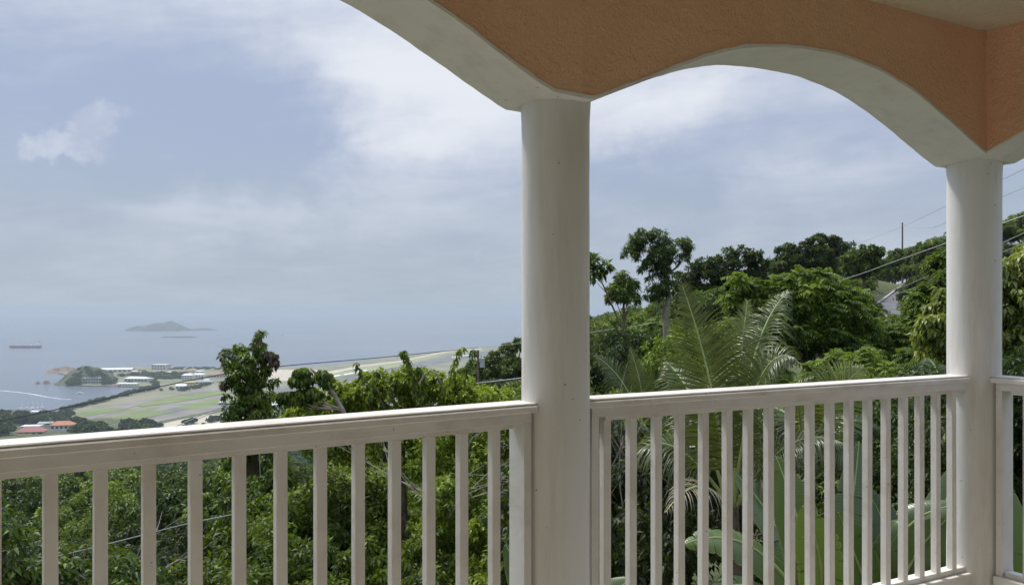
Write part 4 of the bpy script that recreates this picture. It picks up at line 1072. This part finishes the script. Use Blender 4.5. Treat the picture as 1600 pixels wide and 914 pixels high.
custom_tree('sapling', 15, [(930, 412, 7), (943, 416, 6), (934, 424, 6), (926, 430, 6)], [(985, 540), (962, 490), (948, 458), (938, 436), (932, 418)], .02, 'leaf_feather', 'thin leaning sapling right beside the middle column, against the sky', (.15, .05), 24, per=16, tint=.35, droop=.3, n=6, low=-1)
custom_tree('dense_tree', 40, [(1080, 430, 18), (1098, 420, 17), (1118, 416, 17), (1138, 408, 16), (1158, 402, 16), (1174, 404, 13), (1188, 412, 12), (1072, 445, 18), (1100, 440, 24), (1130, 432, 26), (1160, 426, 24), (1185, 432, 18), (1085, 465, 26), (1120, 460, 30), (1160, 455, 30), (1192, 455, 20), (1210, 450, 16)],
    [(1130, 580), (1130, 520), (1128, 470), (1132, 430)], .22, 'leaf_hill', 'wide dark tree with layered crown on the skyline behind the palm', (.17, .085), 25, per=170, tint=.30, droop=.3)
custom_tree('dark_tree', 62, [(1228, 396, 14), (1250, 392, 16), (1270, 384, 13), (1284, 374, 10), (1296, 376, 12), (1312, 382, 12), (1240, 412, 22), (1265, 405, 20), (1295, 396, 16), (1320, 392, 12), (1225, 418, 18), (1260, 425, 24), (1290, 420, 22)],
    [(1265, 500), (1265, 460), (1268, 420)], .25, 'leaf_hill', 'dark tree with a knobbly top at the crest of the hill', (.22, .11), 26, per=160, tint=.36, droop=.3)
custom_tree('grey_tree', 58, [(1342, 400, 12), (1355, 396, 12), (1368, 394, 10), (1335, 412, 16), (1356, 412, 18), (1345, 425, 16), (1370, 415, 12)],
    [(1350, 480), (1350, 440), (1352, 410)], .16, 'leaf_hill', 'grey green tree right of the hill crest, left of the utility pole', (.24, .12), 27, per=130, tint=.34, droop=.3)
custom_tree('hillside_tree', 64, [(815, 541, 12), (800, 547, 12), (786, 553, 11), (772, 560, 11), (758, 570, 12), (742, 577, 12), (722, 585, 10), (815, 570, 18), (790, 578, 18), (765, 590, 16), (735, 600, 16), (800, 602, 20), (838, 548, 18), (866, 540, 18), (900, 530, 16), (850, 575, 24), (770, 615, 20)],
    [(800, 680), (800, 640), (800, 590)], .25, 'leaf_hill', 'dark green thicket of trees rising to the left edge of the middle column', (.21, .11), 33, per=180, tint=.55, droop=.3, cat='trees')
# forked branch tree left of the bright shrub
custom_tree('forked_branch_tree', 9.5, [(470, 583, 7), (464, 593, 7), (476, 594, 7), (507, 588, 7), (512, 594, 6), (448, 618, 6), (438, 622, 5), (470, 616, 7), (484, 613, 7), (458, 624, 6), (496, 618, 5), (476, 628, 5)],
    [(560, 700), (535, 640), (522, 616), (506, 598), (492, 582), (485, 576)], .032, 'leaf_bright', 'forked bare branch carrying drooping leaf clusters, in front of the white hangars', (.075, .030), 28, per=60, tint=.30, droop=1.1, bark='palebark', spread_y=.9)
# bright leafy mass with shoots in front of the airfield
custom_tree('bright_shrub', 10.5, [(500, 640, 26), (530, 628, 28), (556, 616, 26), (580, 606, 26), (606, 604, 26), (640, 596, 26), (660, 600, 26), (690, 604, 26), (720, 612, 26), (745, 620, 26), (470, 655, 24), (520, 655, 34), (570, 645, 38), (620, 640, 40), (670, 640, 40), (720, 645, 38), (765, 645, 34), (600, 690, 60), (680, 700, 60), (520, 700, 50), (750, 690, 50)],
    [(630, 1050), (630, 850), (625, 720), (630, 650)], .10, 'leaf_bright', 'bright yellow green shrub filling the view above the left railing', (.068, .031), 29, per=189, tint=.85, droop=.15)
def shoot(pts, Z, label, ln=.10, seed=1, dens=22, mat='leaf_bright', tint=.45):
    rg = np.random.default_rng(seed); q = [P(x, y, Z) for x, y in pts]; root = empty('leafy_shoot', q[0]); tag(root, label, 'shoot', 'shoots rising over the bright shrub')
    q = [a - q[0] for a in q]
    MB().tube(q, [.008 - .0055 * i / (len(q) - 1) for i in range(len(q))], 5).build('stem', M['bark'], root)
    B = []
    for i in range(dens):
        t = (i + .5) / dens * (len(q) - 1); j = int(t); B.append(q[j].lerp(q[j + 1], t - j))
    B = np.array([tuple(b) for b in B]); Dv = norm(rg.normal(0, 1, (len(B), 3)) * np.array([1, 1, .5]))
    B = np.repeat(B, 2, axis=0); Dv = norm(np.repeat(Dv, 2, axis=0) * np.tile([[1.0], [-1.0]], (len(Dv), 1)))
    V, F = leaves_from(B, Dv, ln * rg.uniform(.7, 1.2, len(B)), ln * .4 * rg.uniform(.8, 1.2, len(B)), .9, rg)
    obj('leaves', V, F, M[mat], root, tint=np.repeat(tint + rg.normal(0, .15, len(B)), 4))
shoot([(600, 640), (590, 610), (566, 590), (560, 575), (556, 566)], 10, 'thin shoot with drooping leaves, leftmost above the bright shrub', seed=1)
shoot([(575, 625), (582, 600), (588, 584), (592, 577)], 10, 'short shoot just right of the leftmost one', seed=2)
shoot([(650, 620), (646, 590), (640, 570), (634, 556), (627, 549), (632, 548)], 10, 'tallest hooked shoot rising over the bright shrub', seed=3, dens=40)
shoot([(660, 620), (662, 600), (656, 580), (652, 572)], 10, 'bushy shoot just right of the tallest hooked one', seed=4, dens=30)
shoot([(700, 610), (706, 580), (712, 562), (718, 548), (722, 542)], 10, 'slender shoot with paired leaves crossing the runway end', seed=5, dens=26)
shoot([(725, 600), (733, 570), (738, 553), (739, 545)], 10, 'slender shoot nearest the small utility pole', seed=6, dens=22)
shoot([(610, 625), (614, 605), (622, 590)], 10, 'low shoot between the leftmost shoots and the tallest hooked one', seed=7)
# arched bare branch
tag(MB().tube([P(655, 600, 9.7), P(663, 586, 9.7), P(672, 579, 9.7), P(682, 584, 9.7), P(688, 596, 9.7), P(692, 615, 9.8)], [.012, .013, .012, .012, .011, .01], 7).build('bare_branch', M['palebark']), 'arched bare grey branch looping over the bright shrub', 'branch')
# yellow green drooping foliage either side of the corner column
custom_tree('yellow_green_tree', 12, [(1450, 500, 16), (1470, 490, 16), (1440, 520, 14), (1460, 525, 18), (1480, 515, 20), (1455, 550, 16), (1480, 545, 18), (1475, 470, 14), (1500, 455, 24), (1545, 440, 30), (1590, 420, 28), (1600, 460, 34), (1590, 500, 36), (1600, 545, 36), (1560, 480, 40), (1545, 540, 44), (1500, 520, 34), (1595, 585, 30), (1640, 500, 60), (1640, 420, 46)],
    [(1560, 900), (1560, 700), (1550, 580), (1548, 500)], .12, 'leaf_yellow', 'yellow green tree with drooping leaf clusters behind the corner column', (.115, .046), 30, per=120, tint=.62, droop=.9)
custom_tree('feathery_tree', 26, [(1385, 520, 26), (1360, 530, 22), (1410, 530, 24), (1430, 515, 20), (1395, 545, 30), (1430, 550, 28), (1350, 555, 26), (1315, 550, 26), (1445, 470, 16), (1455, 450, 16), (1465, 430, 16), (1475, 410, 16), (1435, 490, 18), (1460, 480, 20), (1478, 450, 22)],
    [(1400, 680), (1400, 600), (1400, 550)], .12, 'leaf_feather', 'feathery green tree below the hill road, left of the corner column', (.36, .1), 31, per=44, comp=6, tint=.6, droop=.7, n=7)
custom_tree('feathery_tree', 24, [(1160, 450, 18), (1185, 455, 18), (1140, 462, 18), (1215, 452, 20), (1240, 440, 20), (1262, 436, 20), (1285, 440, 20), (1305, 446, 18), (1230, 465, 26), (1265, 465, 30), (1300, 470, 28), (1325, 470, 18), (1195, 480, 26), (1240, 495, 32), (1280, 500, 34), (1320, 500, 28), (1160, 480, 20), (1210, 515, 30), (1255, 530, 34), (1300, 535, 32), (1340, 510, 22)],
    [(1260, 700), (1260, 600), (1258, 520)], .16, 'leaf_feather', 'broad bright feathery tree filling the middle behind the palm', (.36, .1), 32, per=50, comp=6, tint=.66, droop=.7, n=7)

# ------------------------------------------------------------------ palms
def bez(p0, p1, p2, t): return p0 * (1 - t) ** 2 + p1 * 2 * t * (1 - t) + p2 * t * t
def frond(parent, org, p0, p1, p2, L, mat, seed, pairs=80, droop=.5, fwd=.75, wd=.019, start=.16, face=None, vee=.35, tint=.4):
    """one palm frond: rachis from p0 over p1 to p2 (world points), leaflets up to L long"""
    rg = np.random.default_rng(seed)
    p0, p1, p2 = [np.array(tuple(Vector(q) - org)) for q in (p0, p1, p2)]
    V = []; F = []; T = []
    face = np.array((0, -1, .4) if face is None else face, dtype=float)
    for i in range(pairs):
        t = start + (1 - start) * (i + .5) / pairs; p = bez(p0, p1, p2, t)
        tan = (p1 - p0) * (1 - t) + (p2 - p1) * t; tan /= np.linalg.norm(tan)
        nr = face - tan * face.dot(tan); nr /= np.linalg.norm(nr); sd = np.cross(tan, nr)
        u = (t - start) / (1 - start)
        ll = L * (0.45 + .75 * math.sin(math.pi * min(u * .9 + .12, 1)) ** .8) * (1 - .72 * u ** 1.7)
        fw = fwd * (.55 + 1.1 * u)
        for s in (-1, 1):
            l2 = ll * rg.uniform(.85, 1.08)
            d = sd * s + tan * fw + nr * vee * rg.uniform(.4, 1.4) + rg.normal(0, .05, 3); d /= np.linalg.norm(d)
            w0 = wd * rg.uniform(.8, 1.15) * (1 - .4 * u); a = len(V)
            pts = []; pos = p.copy(); dd = d.copy(); ns = 4
            for k in range(ns + 1):
                pts.append(pos.copy()); dd = dd + np.array([0, 0, -1.0]) * droop * .30 * (k + .5) * rg.uniform(.8, 1.2); dd /= np.linalg.norm(dd); pos = pos + dd * l2 / ns
            wdir = np.cross(d, nr); wdir /= np.linalg.norm(wdir)
            ww = [.45, 1.0, .85, .5, .05]
            for k in range(ns + 1):
                V += [pts[k] + wdir * w0 * ww[k] * .5, pts[k] + nr * -.004 * ww[k], pts[k] - wdir * w0 * ww[k] * .5]
            for k in range(ns):
                b = a + 3 * k; F += [(b, b + 1, b + 4, b + 3), (b + 1, b + 2, b + 5, b + 4)]
            tt = tint + rg.normal(0, .12); T += [tt] * (2 * ns)
    fo = obj('frond', np.array(V), np.array(F), M[mat], parent, tint=T)
    rp = [Vector(bez(p0, p1, p2, k / 12)) for k in range(13)]
    MB().tube(rp, [.018 - .015 * k / 12 for k in range(13)], 6).build('midrib', M['rib'], fo)
    return fo
def palm(name, Z, base_px, label, fronds, L, mat='palm', seed=1, trunk=True, group=None, **kw):
    base = P(base_px[0], base_px[1], Z); g = ground(base.x, base.y); org = Vector((base.x, base.y, g)); root = empty(name, org); tag(root, label, 'palm', group)
    if trunk: MB().tube([(0, 0, -.3), (.03, 0, (base.z - g) * .5), (0, 0, base.z - g + .05)], [.12, .085, .06], 10).build('trunk', M['bark'], root)
    for i, fr in enumerate(fronds):
        (a, b, c, dz1, dz2) = fr[:5]; opt = dict(kw); opt.update(fr[5] if len(fr) > 5 else {})
        m_ = opt.pop('mat', mat)
        frond(root, org, P(a[0], a[1], Z), P(b[0], b[1], Z + dz1), P(c[0], c[1], Z + dz2), opt.pop('L', L), m_, seed * 50 + i, **opt)
    return root
palm('coconut_palm', 6.6, (1142, 800), 'young coconut palm with tall upright fronds, right of the middle column',
    [((1140, 800), (1122, 600), (1066, 446), .0, .2, dict(L=.52, face=(.15, -1, .3), fwd=.62, droop=.22, pairs=92, tint=.42)),
     ((1142, 800), (1150, 600), (1168, 470), .5, .9, dict(L=.40, tint=.8, fwd=.9, droop=.25, face=(0, -1, .2))),
     ((1145, 800), (1160, 520), (1232, 455), .1, .3, dict(L=.50, face=(-.8, -.6, .3), fwd=.45, droop=.85, tint=.42)),
     ((1146, 800), (1175, 520), (1243, 560), -.3, -.5, dict(L=.46, face=(-.2, -.5, 1), droop=.9, fwd=.5, tint=.38)),
     ((1138, 800), (1090, 600), (1040, 565), .4, .9, dict(L=.40, face=(0, -.8, .8), droop=.6, tint=.35)),
     ((1148, 790), (1240, 640), (1330, 700), -.2, -.5, dict(L=.44, face=(0, -.3, 1), droop=.9, tint=.3)),
     ((1140, 790), (1040, 640), (985, 720), .1, .2, dict(L=.42, face=(0, -.3, 1), droop=.9, tint=.3)),
     ((1142, 800), (1110, 620), (1150, 560), 1.1, 2.0, dict(L=.45, face=(0, -.6, .8), droop=.6, tint=.3)),
     ((1142, 800), (1095, 720), (1040, 800), -.4, -.8, dict(L=.30, mat='palm_dry', face=(0, -.5, 1), droop=1.0, tint=.6, pairs=26, wd=.013)),
     ((1146, 800), (1200, 690), (1255, 790), -.2, -.5, dict(L=.30, mat='palm_dry', face=(0, -.5, 1), droop=1.0, tint=.5, pairs=28, wd=.013))], .45, seed=1)
palm('palm', 8.5, (1300, 700), 'small palm with a rounded feather fan, half hidden by the right railing',
    [((1262, 720), (1232, 590), (1272, 588), .0, -.4, dict(L=.42, face=(0, -.6, 1), droop=.8, tint=.32)),
     ((1270, 700), (1300, 610), (1348, 574), .1, .2, dict(L=.42, tint=.62, face=(0, -.8, .7), droop=.4, fwd=1.0)),
     ((1290, 700), (1330, 620), (1400, 690), .2, .3, dict(L=.42, face=(0, -.4, 1), droop=1.0, tint=.25)),
     ((1270, 700), (1230, 620), (1180, 640), .5, .9, dict(L=.42, face=(0, -.6, 1), droop=.6, tint=.3)),
     ((1290, 700), (1300, 640), (1360, 800), -.3, -.5, dict(L=.40, face=(0, -.4, 1), droop=1.2, tint=.15)),
     ((1270, 700), (1220, 660), (1200, 780), .2, .3, dict(L=.40, mat='palm_dry', face=(0, -.4, 1), droop=1.2, tint=.1))], .42, seed=2)
palm('palm', 9.5, (1475, 700), 'blue green palm low behind the corner column',
    [((1475, 700), (1450, 590), (1425, 580), .0, .3, dict(L=.40, tint=.15, droop=.7)),
     ((1475, 700), (1480, 580), (1450, 560), .5, .9, dict(L=.42, tint=.2, droop=.6)),
     ((1480, 700), (1540, 590), (1600, 600), .0, .1, dict(L=.42, tint=.3, droop=.8, face=(0, -.5, 1))),
     ((1475, 700), (1500, 600), (1570, 680), -.4, -.6, dict(L=.42, tint=.3, droop=.9, face=(0, -.5, 1))),
     ((1475, 700), (1430, 640), (1400, 760), -.2, -.3, dict(L=.40, tint=.1, droop=1.1, face=(0, -.5, 1)))], .42, seed=3)
palm('palm', 11.0, (1000, 690), 'palm with thin side fronds in the thicket just right of the middle column',
    [((1010, 720), (1000, 600), (930, 555), .0, .3, dict(L=.36, tint=.35, droop=.5)),
     ((1010, 720), (1012, 620), (985, 545), .2, .4, dict(L=.34, tint=.6, droop=.3, fwd=1.2)),
     ((1015, 720), (1030, 640), (1060, 690), -.2, -.3, dict(L=.34, tint=.5, droop=1.0, face=(0, -.5, 1), mat='palm_dry')),
     ((1005, 720), (960, 650), (925, 700), .1, .1, dict(L=.36, tint=.3, droop=.8, face=(0, -.5, 1)))], .36, seed=4)

# ------------------------------------------------------------------ bananas
def banana_leaf(parent, org, p0, p1, p2, Wd, seed, face=(0, -.8, .6), tear=.35, stalk=.12, sag=.25, mat='banana'):
    rg = np.random.default_rng(seed)
    p0, p1, p2 = [np.array(tuple(Vector(q) - org)) for q in (p0, p1, p2)]
    n = 44; V = []; F = []; UVv = []
    face = np.array(face, dtype=float)
    for s in (-1, 1):
        i = 0
        while i < n:
            run = int(rg.integers(3, 12)) if rg.random() < tear * 1.6 else int(rg.integers(12, 24))
            j = min(n, i + run); off = rg.normal(0, .10) * tear * 2; a = len(V)
            for k in range(i, j + 1):
                t = stalk + (1 - stalk) * k / n; p = bez(p0, p1, p2, t)
                tan = (p1 - p0) * (1 - t) + (p2 - p1) * t; tan /= np.linalg.norm(tan)
                nr = face - tan * face.dot(tan); nr /= np.linalg.norm(nr); sd = np.cross(tan, nr) * s
                u = k / n; w_ = Wd * min(1, (u / .16) ** .6) * min(1, ((1 - u) / .30)) ** .55 if 0 < u < 1 else Wd * .02
                gap = .0
                if (k == i and i > 0) or (k == j and j < n): gap = .06 * tear * 3
                for m in range(4):
                    c = m / 3; bend = sag * c * c * w_ + off * c * w_
                    q = p + sd * w_ * c * (1 - gap * c) + nr * (.18 * c * w_ - bend * .6) + np.array([0, 0, -1.0]) * bend * .6
                    q = q + tan * (.02 * math.sin(u * 40) * c * Wd) + tan * (gap * c * .25 * w_ * (1 if k == i else -1) if gap else 0)
                    V.append(q); UVv.append((u, c, 0))
            for k in range(j - i):
                for m in range(3):
                    b = a + k * 4 + m; F.append((b, b + 1, b + 5, b + 4) if s > 0 else (b, b + 4, b + 5, b + 1))
            i = j
    lf = obj('leaf', np.array(V), np.array(F), M[mat], parent, smooth=True)
    at = lf.data.attributes.new('blade', 'FLOAT_VECTOR', 'POINT'); at.data.foreach_set('vector', np.array(UVv, dtype=np.float32).ravel())
    MB().tube([Vector(bez(p0, p1, p2, k / 14)) for k in range(15)], [.022 - .019 * k / 14 for k in range(15)], 6).build('midrib', M['rib'], lf)
def banana(Z, base_px, label, leaves):
    b = P(base_px[0], base_px[1], Z); g = ground(b.x, b.y); org = Vector((b.x, b.y, g)); root = empty('banana_plant', org); tag(root, label, 'banana plant', 'banana plants below the right railing')
    MB().tube([(0, 0, -.3), (.02, 0, (b.z - g) * .6), (0, 0, b.z - g + .15)], [.13, .10, .06], 10).build('stem', M['rib'], root)
    for i, (a, c, d, d1, d2, w_, o) in enumerate(leaves):
        banana_leaf(root, org, P(a[0], a[1], Z), P(c[0], c[1], Z + d1), P(d[0], d[1], Z + d2), w_, int(base_px[0]) + i, **o)
banana(5.6, (1275, 985), 'banana plant with a tall upright leaf and a long leaf reaching left',
    [((1275, 985), (1272, 860), (1212, 712), .0, .3, .15, dict(tear=.3, face=(-.1, -1, .3))),
     ((1275, 985), (1190, 800), (1068, 850), -.1, -.2, .13, dict(tear=.6, face=(0, -.6, .8), sag=.4)),
     ((1275, 985), (1330, 850), (1342, 690), .3, .6, .15, dict(tear=.7, face=(.3, -1, .3))),
     ((1275, 985), (1180, 880), (1110, 930), -.3, -.6, .13, dict(tear=.5, face=(0, -.5, .8), sag=.5)),
     ((1275, 985), (1240, 830), (1150, 740), .5, .8, .13, dict(tear=.3, face=(0, -.7, .7))),
     ((1275, 985), (1300, 880), (1255, 790), -.4, -.6, .14, dict(tear=.6, face=(-.4, -1, .3)))])
banana(5.9, (1385, 1000), 'banana plant with yellow green leaves nearest the corner column',
    [((1385, 1000), (1360, 800), (1500, 788), -.1, -.2, .15, dict(tear=.5, face=(0, -.7, .7), sag=.5)),
     ((1385, 1000), (1400, 880), (1478, 812), -.2, -.3, .19, dict(tear=.2, face=(0, -1, .4))),
     ((1385, 1000), (1340, 880), (1310, 800), -.3, -.4, .16, dict(tear=.6, face=(.2, -1, .3))),
     ((1385, 1000), (1470, 850), (1490, 730), .3, .5, .16, dict(tear=.3, face=(-.2, -1, .3))),
     ((1385, 1000), (1420, 860), (1350, 760), .3, .4, .15, dict(tear=.6, face=(0, -.8, .6)))])
banana(6.3, (1590, 1000), 'banana plant behind the railing right of the corner column',
    [((1590, 1000), (1580, 850), (1560, 740), .0, .2, .16, dict(tear=.2, face=(0, -1, .3))),
     ((1590, 1000), (1650, 850), (1700, 900), .0, .2, .16, dict(tear=.4, face=(0, -.6, .7))),
     ((1590, 1000), (1560, 900), (1500, 900), .2, .3, .15, dict(tear=.4, face=(0, -.7, .7)))])
banana(5.2, (905, 1060), 'banana plant low beneath the middle column, only leaf tips in view',
    [((905, 1060), (850, 960), (790, 850), .4, .5, .13, dict(tear=.1, face=(.5, -1, .3))),
     ((905, 1060), (930, 940), (985, 905), .1, .1, .13, dict(tear=.1, face=(0, -.6, .8)))])

# understorey plants fill the shade below the nearest leaves
for (x, y, Z, s) in [(950, 800, 8.5, .55), (1010, 850, 8.0, .5), (985, 700, 9.5, .6), (1080, 760, 9.0, .55), (1100, 640, 11, .7), (960, 640, 10.5, .75), (1200, 760, 9.8, .6), (1320, 720, 10.5, .7), (1440, 720, 10.5, .75), (1500, 800, 9.2, .6), (1380, 820, 9.4, .6), (1040, 560, 12.5, .8), (950, 560, 12.5, .9), (1580, 700, 10, .8)]:
    kd = 'broad' if (x % 20) else 'bright'
    q = P(x, y, Z); g = ground(q.x, q.y); K = PROTO[kd][0][2]
    r_ = place_tree(kd, q.x, q.y, g, 1, 'bush', 'leafy bush in the shade behind the palms and bananas', 'bushes behind the palms', rng)
    if r_: r_.scale = (s * 1.3 / K['rad'] * 1.3, s * 1.3 / K['rad'] * 1.3, max(q.z - g + .5, .9) / K['top'])

# labels that single the trees out: by kind, by the baluster they stand behind and by distance
ORD = ['first', 'second', 'third', 'fourth', 'fifth', 'sixth', 'seventh', 'eighth', 'ninth', 'tenth', 'eleventh', 'twelfth', 'thirteenth', 'fourteenth', 'fifteenth', 'sixteenth', 'seventeenth', 'eighteenth']
def where(px):
    if px < 40: return 'at the left edge of the photo'
    if px < 815:
        k = min(range(12), key=lambda i: abs(b1[i] - px)); return 'behind the %s baluster left of middle column' % ORD[11 - k]
    if px < 925: return 'hidden mostly by the middle column'
    if px < 1490:
        k = min(range(18), key=lambda i: abs(b2[i] + 4 - px)); return 'behind the %s baluster right of middle column' % ORD[k]
    return 'at the corner column'
LOOK = dict(broad='dark leaved', bright='bright green', feather='feathery leaved', hill='bushy', pale='pale green', far='dark rounded')
PLACE = {'trees just below the veranda': 'below the veranda', 'trees across the near slope': 'on the near slope', 'trees on the wooded hill': 'on the wooded hill',
         'trees on the lower left slope': 'down the slope', 'bushes behind the palms': 'in the shade', 'bushes round the hill road': 'by the road'}
by = {}
for t_ in TREES:
    if len(t_) > 6 and t_[5] in PLACE: by.setdefault((t_[5], LOOK[t_[1]], where(px_of(t_[2], t_[3]))), []).append(t_)
for (gp, lk, wh), L_ in by.items():
    L_.sort(key=lambda t_: t_[3])
    for i, t_ in enumerate(L_):
        noun = 'bush' if 'bush' in gp else 'tree'
        rank = '' if len(L_) == 1 or len(L_) > 18 else ('nearest ' if i == 0 else ('farthest ' if i == len(L_) - 1 else ORD[i] + ' nearest '))
        t_[6]['label'] = '%s%s %s %s, %s' % (rank, lk, noun, PLACE[gp], wh)

def bare_shrub(px, py, Z, span, n, label, seed, rise=1.0):
    rg = np.random.default_rng(seed); b = P(px, py, Z); mb = MB(); k = Z / FPX
    for i in range(n):
        a = b + Vector((rg.normal(0, .06), rg.normal(0, .15), 0)); d = Vector((rg.uniform(-1, 1), rg.uniform(-.5, .3), rg.uniform(.5, 1.4) * rise)).normalized(); L_ = span * k * rg.uniform(.6, 1.2)
        pts = [a]; 
        for j in range(7):
            d = (d + Vector((rg.normal(0, .22), rg.normal(0, .15), rg.normal(-.06, .15)))).normalized(); pts.append(pts[-1] + d * L_ / 7)
        r0 = .013 * rg.uniform(.6, 1.2); mb.tube(pts, [r0 * (1 - .12 * j) for j in range(8)], 5)
        for j in (2, 3, 4, 5):
            e = (d + Vector((rg.uniform(-1, 1), rg.uniform(-.6, .4), rg.uniform(-.2, .8)))).normalized(); q = pts[j]
            mb.tube([q, q + e * L_ * .16, q + e * L_ * .3 + UP * L_ * .03], [r0 * .5, r0 * .3, r0 * .12], 4)
    tag(mb.build('bare_shrub', M['palebark']), label, 'shrub')
bare_shrub(985, 900, 7.6, 330, 9, 'tangle of bare grey stems in the thicket just right of the middle column', 3)
bare_shrub(700, 800, 9.2, 230, 6, 'bare grey stems showing through the bright shrub left of the middle column', 4)
bare_shrub(180, 960, 8.0, 200, 5, 'few bare twigs among the dark leaves at the lower left', 5)
# ------------------------------------------------------------------ poles, lamp and cables
def pole(px, ytop, Z, ybot, r, label, arm=True, box=False):
    t = P(px, ytop, Z); g = ground(t.x, t.y); root = empty('utility_pole', (t.x, t.y, g)); tag(root, label, 'utility pole', 'utility poles')
    MB().tube([(0, 0, -.5), (0, 0, t.z - g)], [r * 1.2, r * .8], 10).build('post', M['pole'], root)
    if arm: MB().abox((-.45, .45), (-.05, .05), (t.z - g - .5, t.z - g - .38)).build('crossarm', M['pole'], root)
    if box: MB().tube([(r + .22, 0, t.z - g - 1.3), (r + .22, 0, t.z - g - .6)], .2, 10).build('transformer', M['metal'], root)
    return t
pole(1410, 348, 128, 0, .13, 'thin utility pole on the hill crest left of the corner column', arm=False)
pole(747, 547, 62, 0, .10, 'short dark utility pole with a transformer, left of the middle column', arm=False, box=True)
lp = P(350, 632, 48); g = ground(lp.x, lp.y); sl = empty('street_lamp', (lp.x, lp.y, g)); tag(sl, 'cobra head street lamp in front of the vine covered tree', 'street lamp')
MB().tube([(0, 0, -.5), (0, 0, lp.z - g - .3), (.05, 0, lp.z - g), (.0, 0, lp.z - g + .05)], [.09, .07, .05, .05], 8).build('post', M['metal'], sl)
hv = []; 
MB().tube([(-.35, 0, lp.z - g + .02), (-.25, 0, lp.z - g + .07), (.1, 0, lp.z - g + .10), (.32, 0, lp.z - g + .04)], [.04, .11, .12, .05], 10).build('lamp_head', M['metal'], sl)
MB().tube([(-.15, 0, lp.z - g - .02), (.15, 0, lp.z - g + .0)], [.09, .09], 10).build('diffuser', M['boat'], sl)

def cable(pts, rad, mat, label, group='overhead cables'):
    q = [P(*p) for p in pts]; out_ = []
    for i in range(len(q) - 1):       # Catmull-Rom through the points
        a, b, c, d = q[max(i - 1, 0)], q[i], q[i + 1], q[min(i + 2, len(q) - 1)]
        for k in range(8):
            t = k / 8; out_.append(.5 * ((2 * b) + (c - a) * t + (2 * a - 5 * b + 4 * c - d) * t * t + (3 * b - a - 3 * c + d) * t ** 3))
    out_.append(q[-1]); o = MB().tube(out_, rad, 5).build('cable', mat)
    tag(o, label, 'cable', group)
cable([(-60, 671, 30), (0, 657.5, 31), (120, 633, 33), (245, 605, 36), (345, 585, 38), (430, 573, 40), (600, 558, 46), (700, 548, 52), (747, 543, 62)], .022, M['darkcable'], 'thin dark cable crossing the airfield and the bay above the left railing')
cable([(747, 543, 62), (815, 536, 50), (925, 519, 42), (1000, 508, 38), (1070, 495, 36), (1200, 466, 33), (1320, 436, 30), (1400, 408, 28), (1485, 378, 26), (1620, 330, 24)], .013, M['cable'], 'pale cable climbing to the right past the palm towards the corner column')
cable([(225, 690, 40), (270, 668, 42), (350, 636, 48), (420, 629.5, 44), (520, 622, 40), (640, 612, 36), (720, 601.5, 32), (815, 590.5, 29), (921, 575, 26)], .021, M['cable'], 'pale cable running from the street lamp across the bright shrub to the middle column')
cable([(225, 693, 40), (270, 671, 42), (350, 640, 48), (430, 633, 44), (640, 614, 36), (720, 602.5, 32), (815, 592.5, 29), (921, 577.5, 26)], .016, M['darkcable'], 'thinner dark cable just below the one from the street lamp')
cable([(1368, 463, 60), (1400, 452, 52), (1440, 436, 46), (1485, 417, 40), (1620, 355, 34)], .016, M['cable'], 'upper one of two pale cables in front of the hill road')
cable([(1366, 471, 60), (1400, 460, 52), (1440, 445, 46), (1485, 428, 40), (1620, 372, 34)], .016, M['cable'], 'lower one of two pale cables in front of the hill road')
cable([(1300, 398, 140), (1330, 385, 135), (1410, 354, 128), (1485, 319, 70), (1620, 255, 50)], .02, M['cable'], 'faint wire over the top of the hill crest pole')
cable([(1410, 352, 128), (1440, 357, 80), (1470, 352, 74), (1490, 340, 70), (1620, 285, 50)], .016, M['cable'], 'faint sagging wire right of the hill crest pole')
cable([(-40, 903, 7.5), (14, 889.5, 7.6), (80, 871, 7.7), (150, 854, 7.8), (225, 835, 7.9), (294, 817.5, 8), (380, 800, 8.1)], .0065, M['cable'], 'thin white cable low behind the left balusters')
cable([(405, 690, 9), (405.5, 715, 9), (407, 746, 9)], .004, M['cable'], 'short thin wire hanging down behind the left balusters')

# ================================================================== HAZE
top = EYE + 34
hz = MB().abox((-30000, 30000), (-30000, 30000), (SEA - 18, top)).build('haze', None)
hm = bpy.data.materials.new('haze_air'); hm.use_nodes = True; t = NT(hm.node_tree); t.n.clear()
pv = t.new('ShaderNodeVolumePrincipled'); pv.inputs['Color'].default_value = (.47, .53, .60, 1); pv.inputs['Density'].default_value = 1.5e-4; pv.inputs['Anisotropy'].default_value = .2
ho = t.new('ShaderNodeOutputMaterial'); t.l.new(pv.outputs[0], ho.inputs['Volume'])
hz.data.materials.append(hm); tag(hz, kind='stuff')
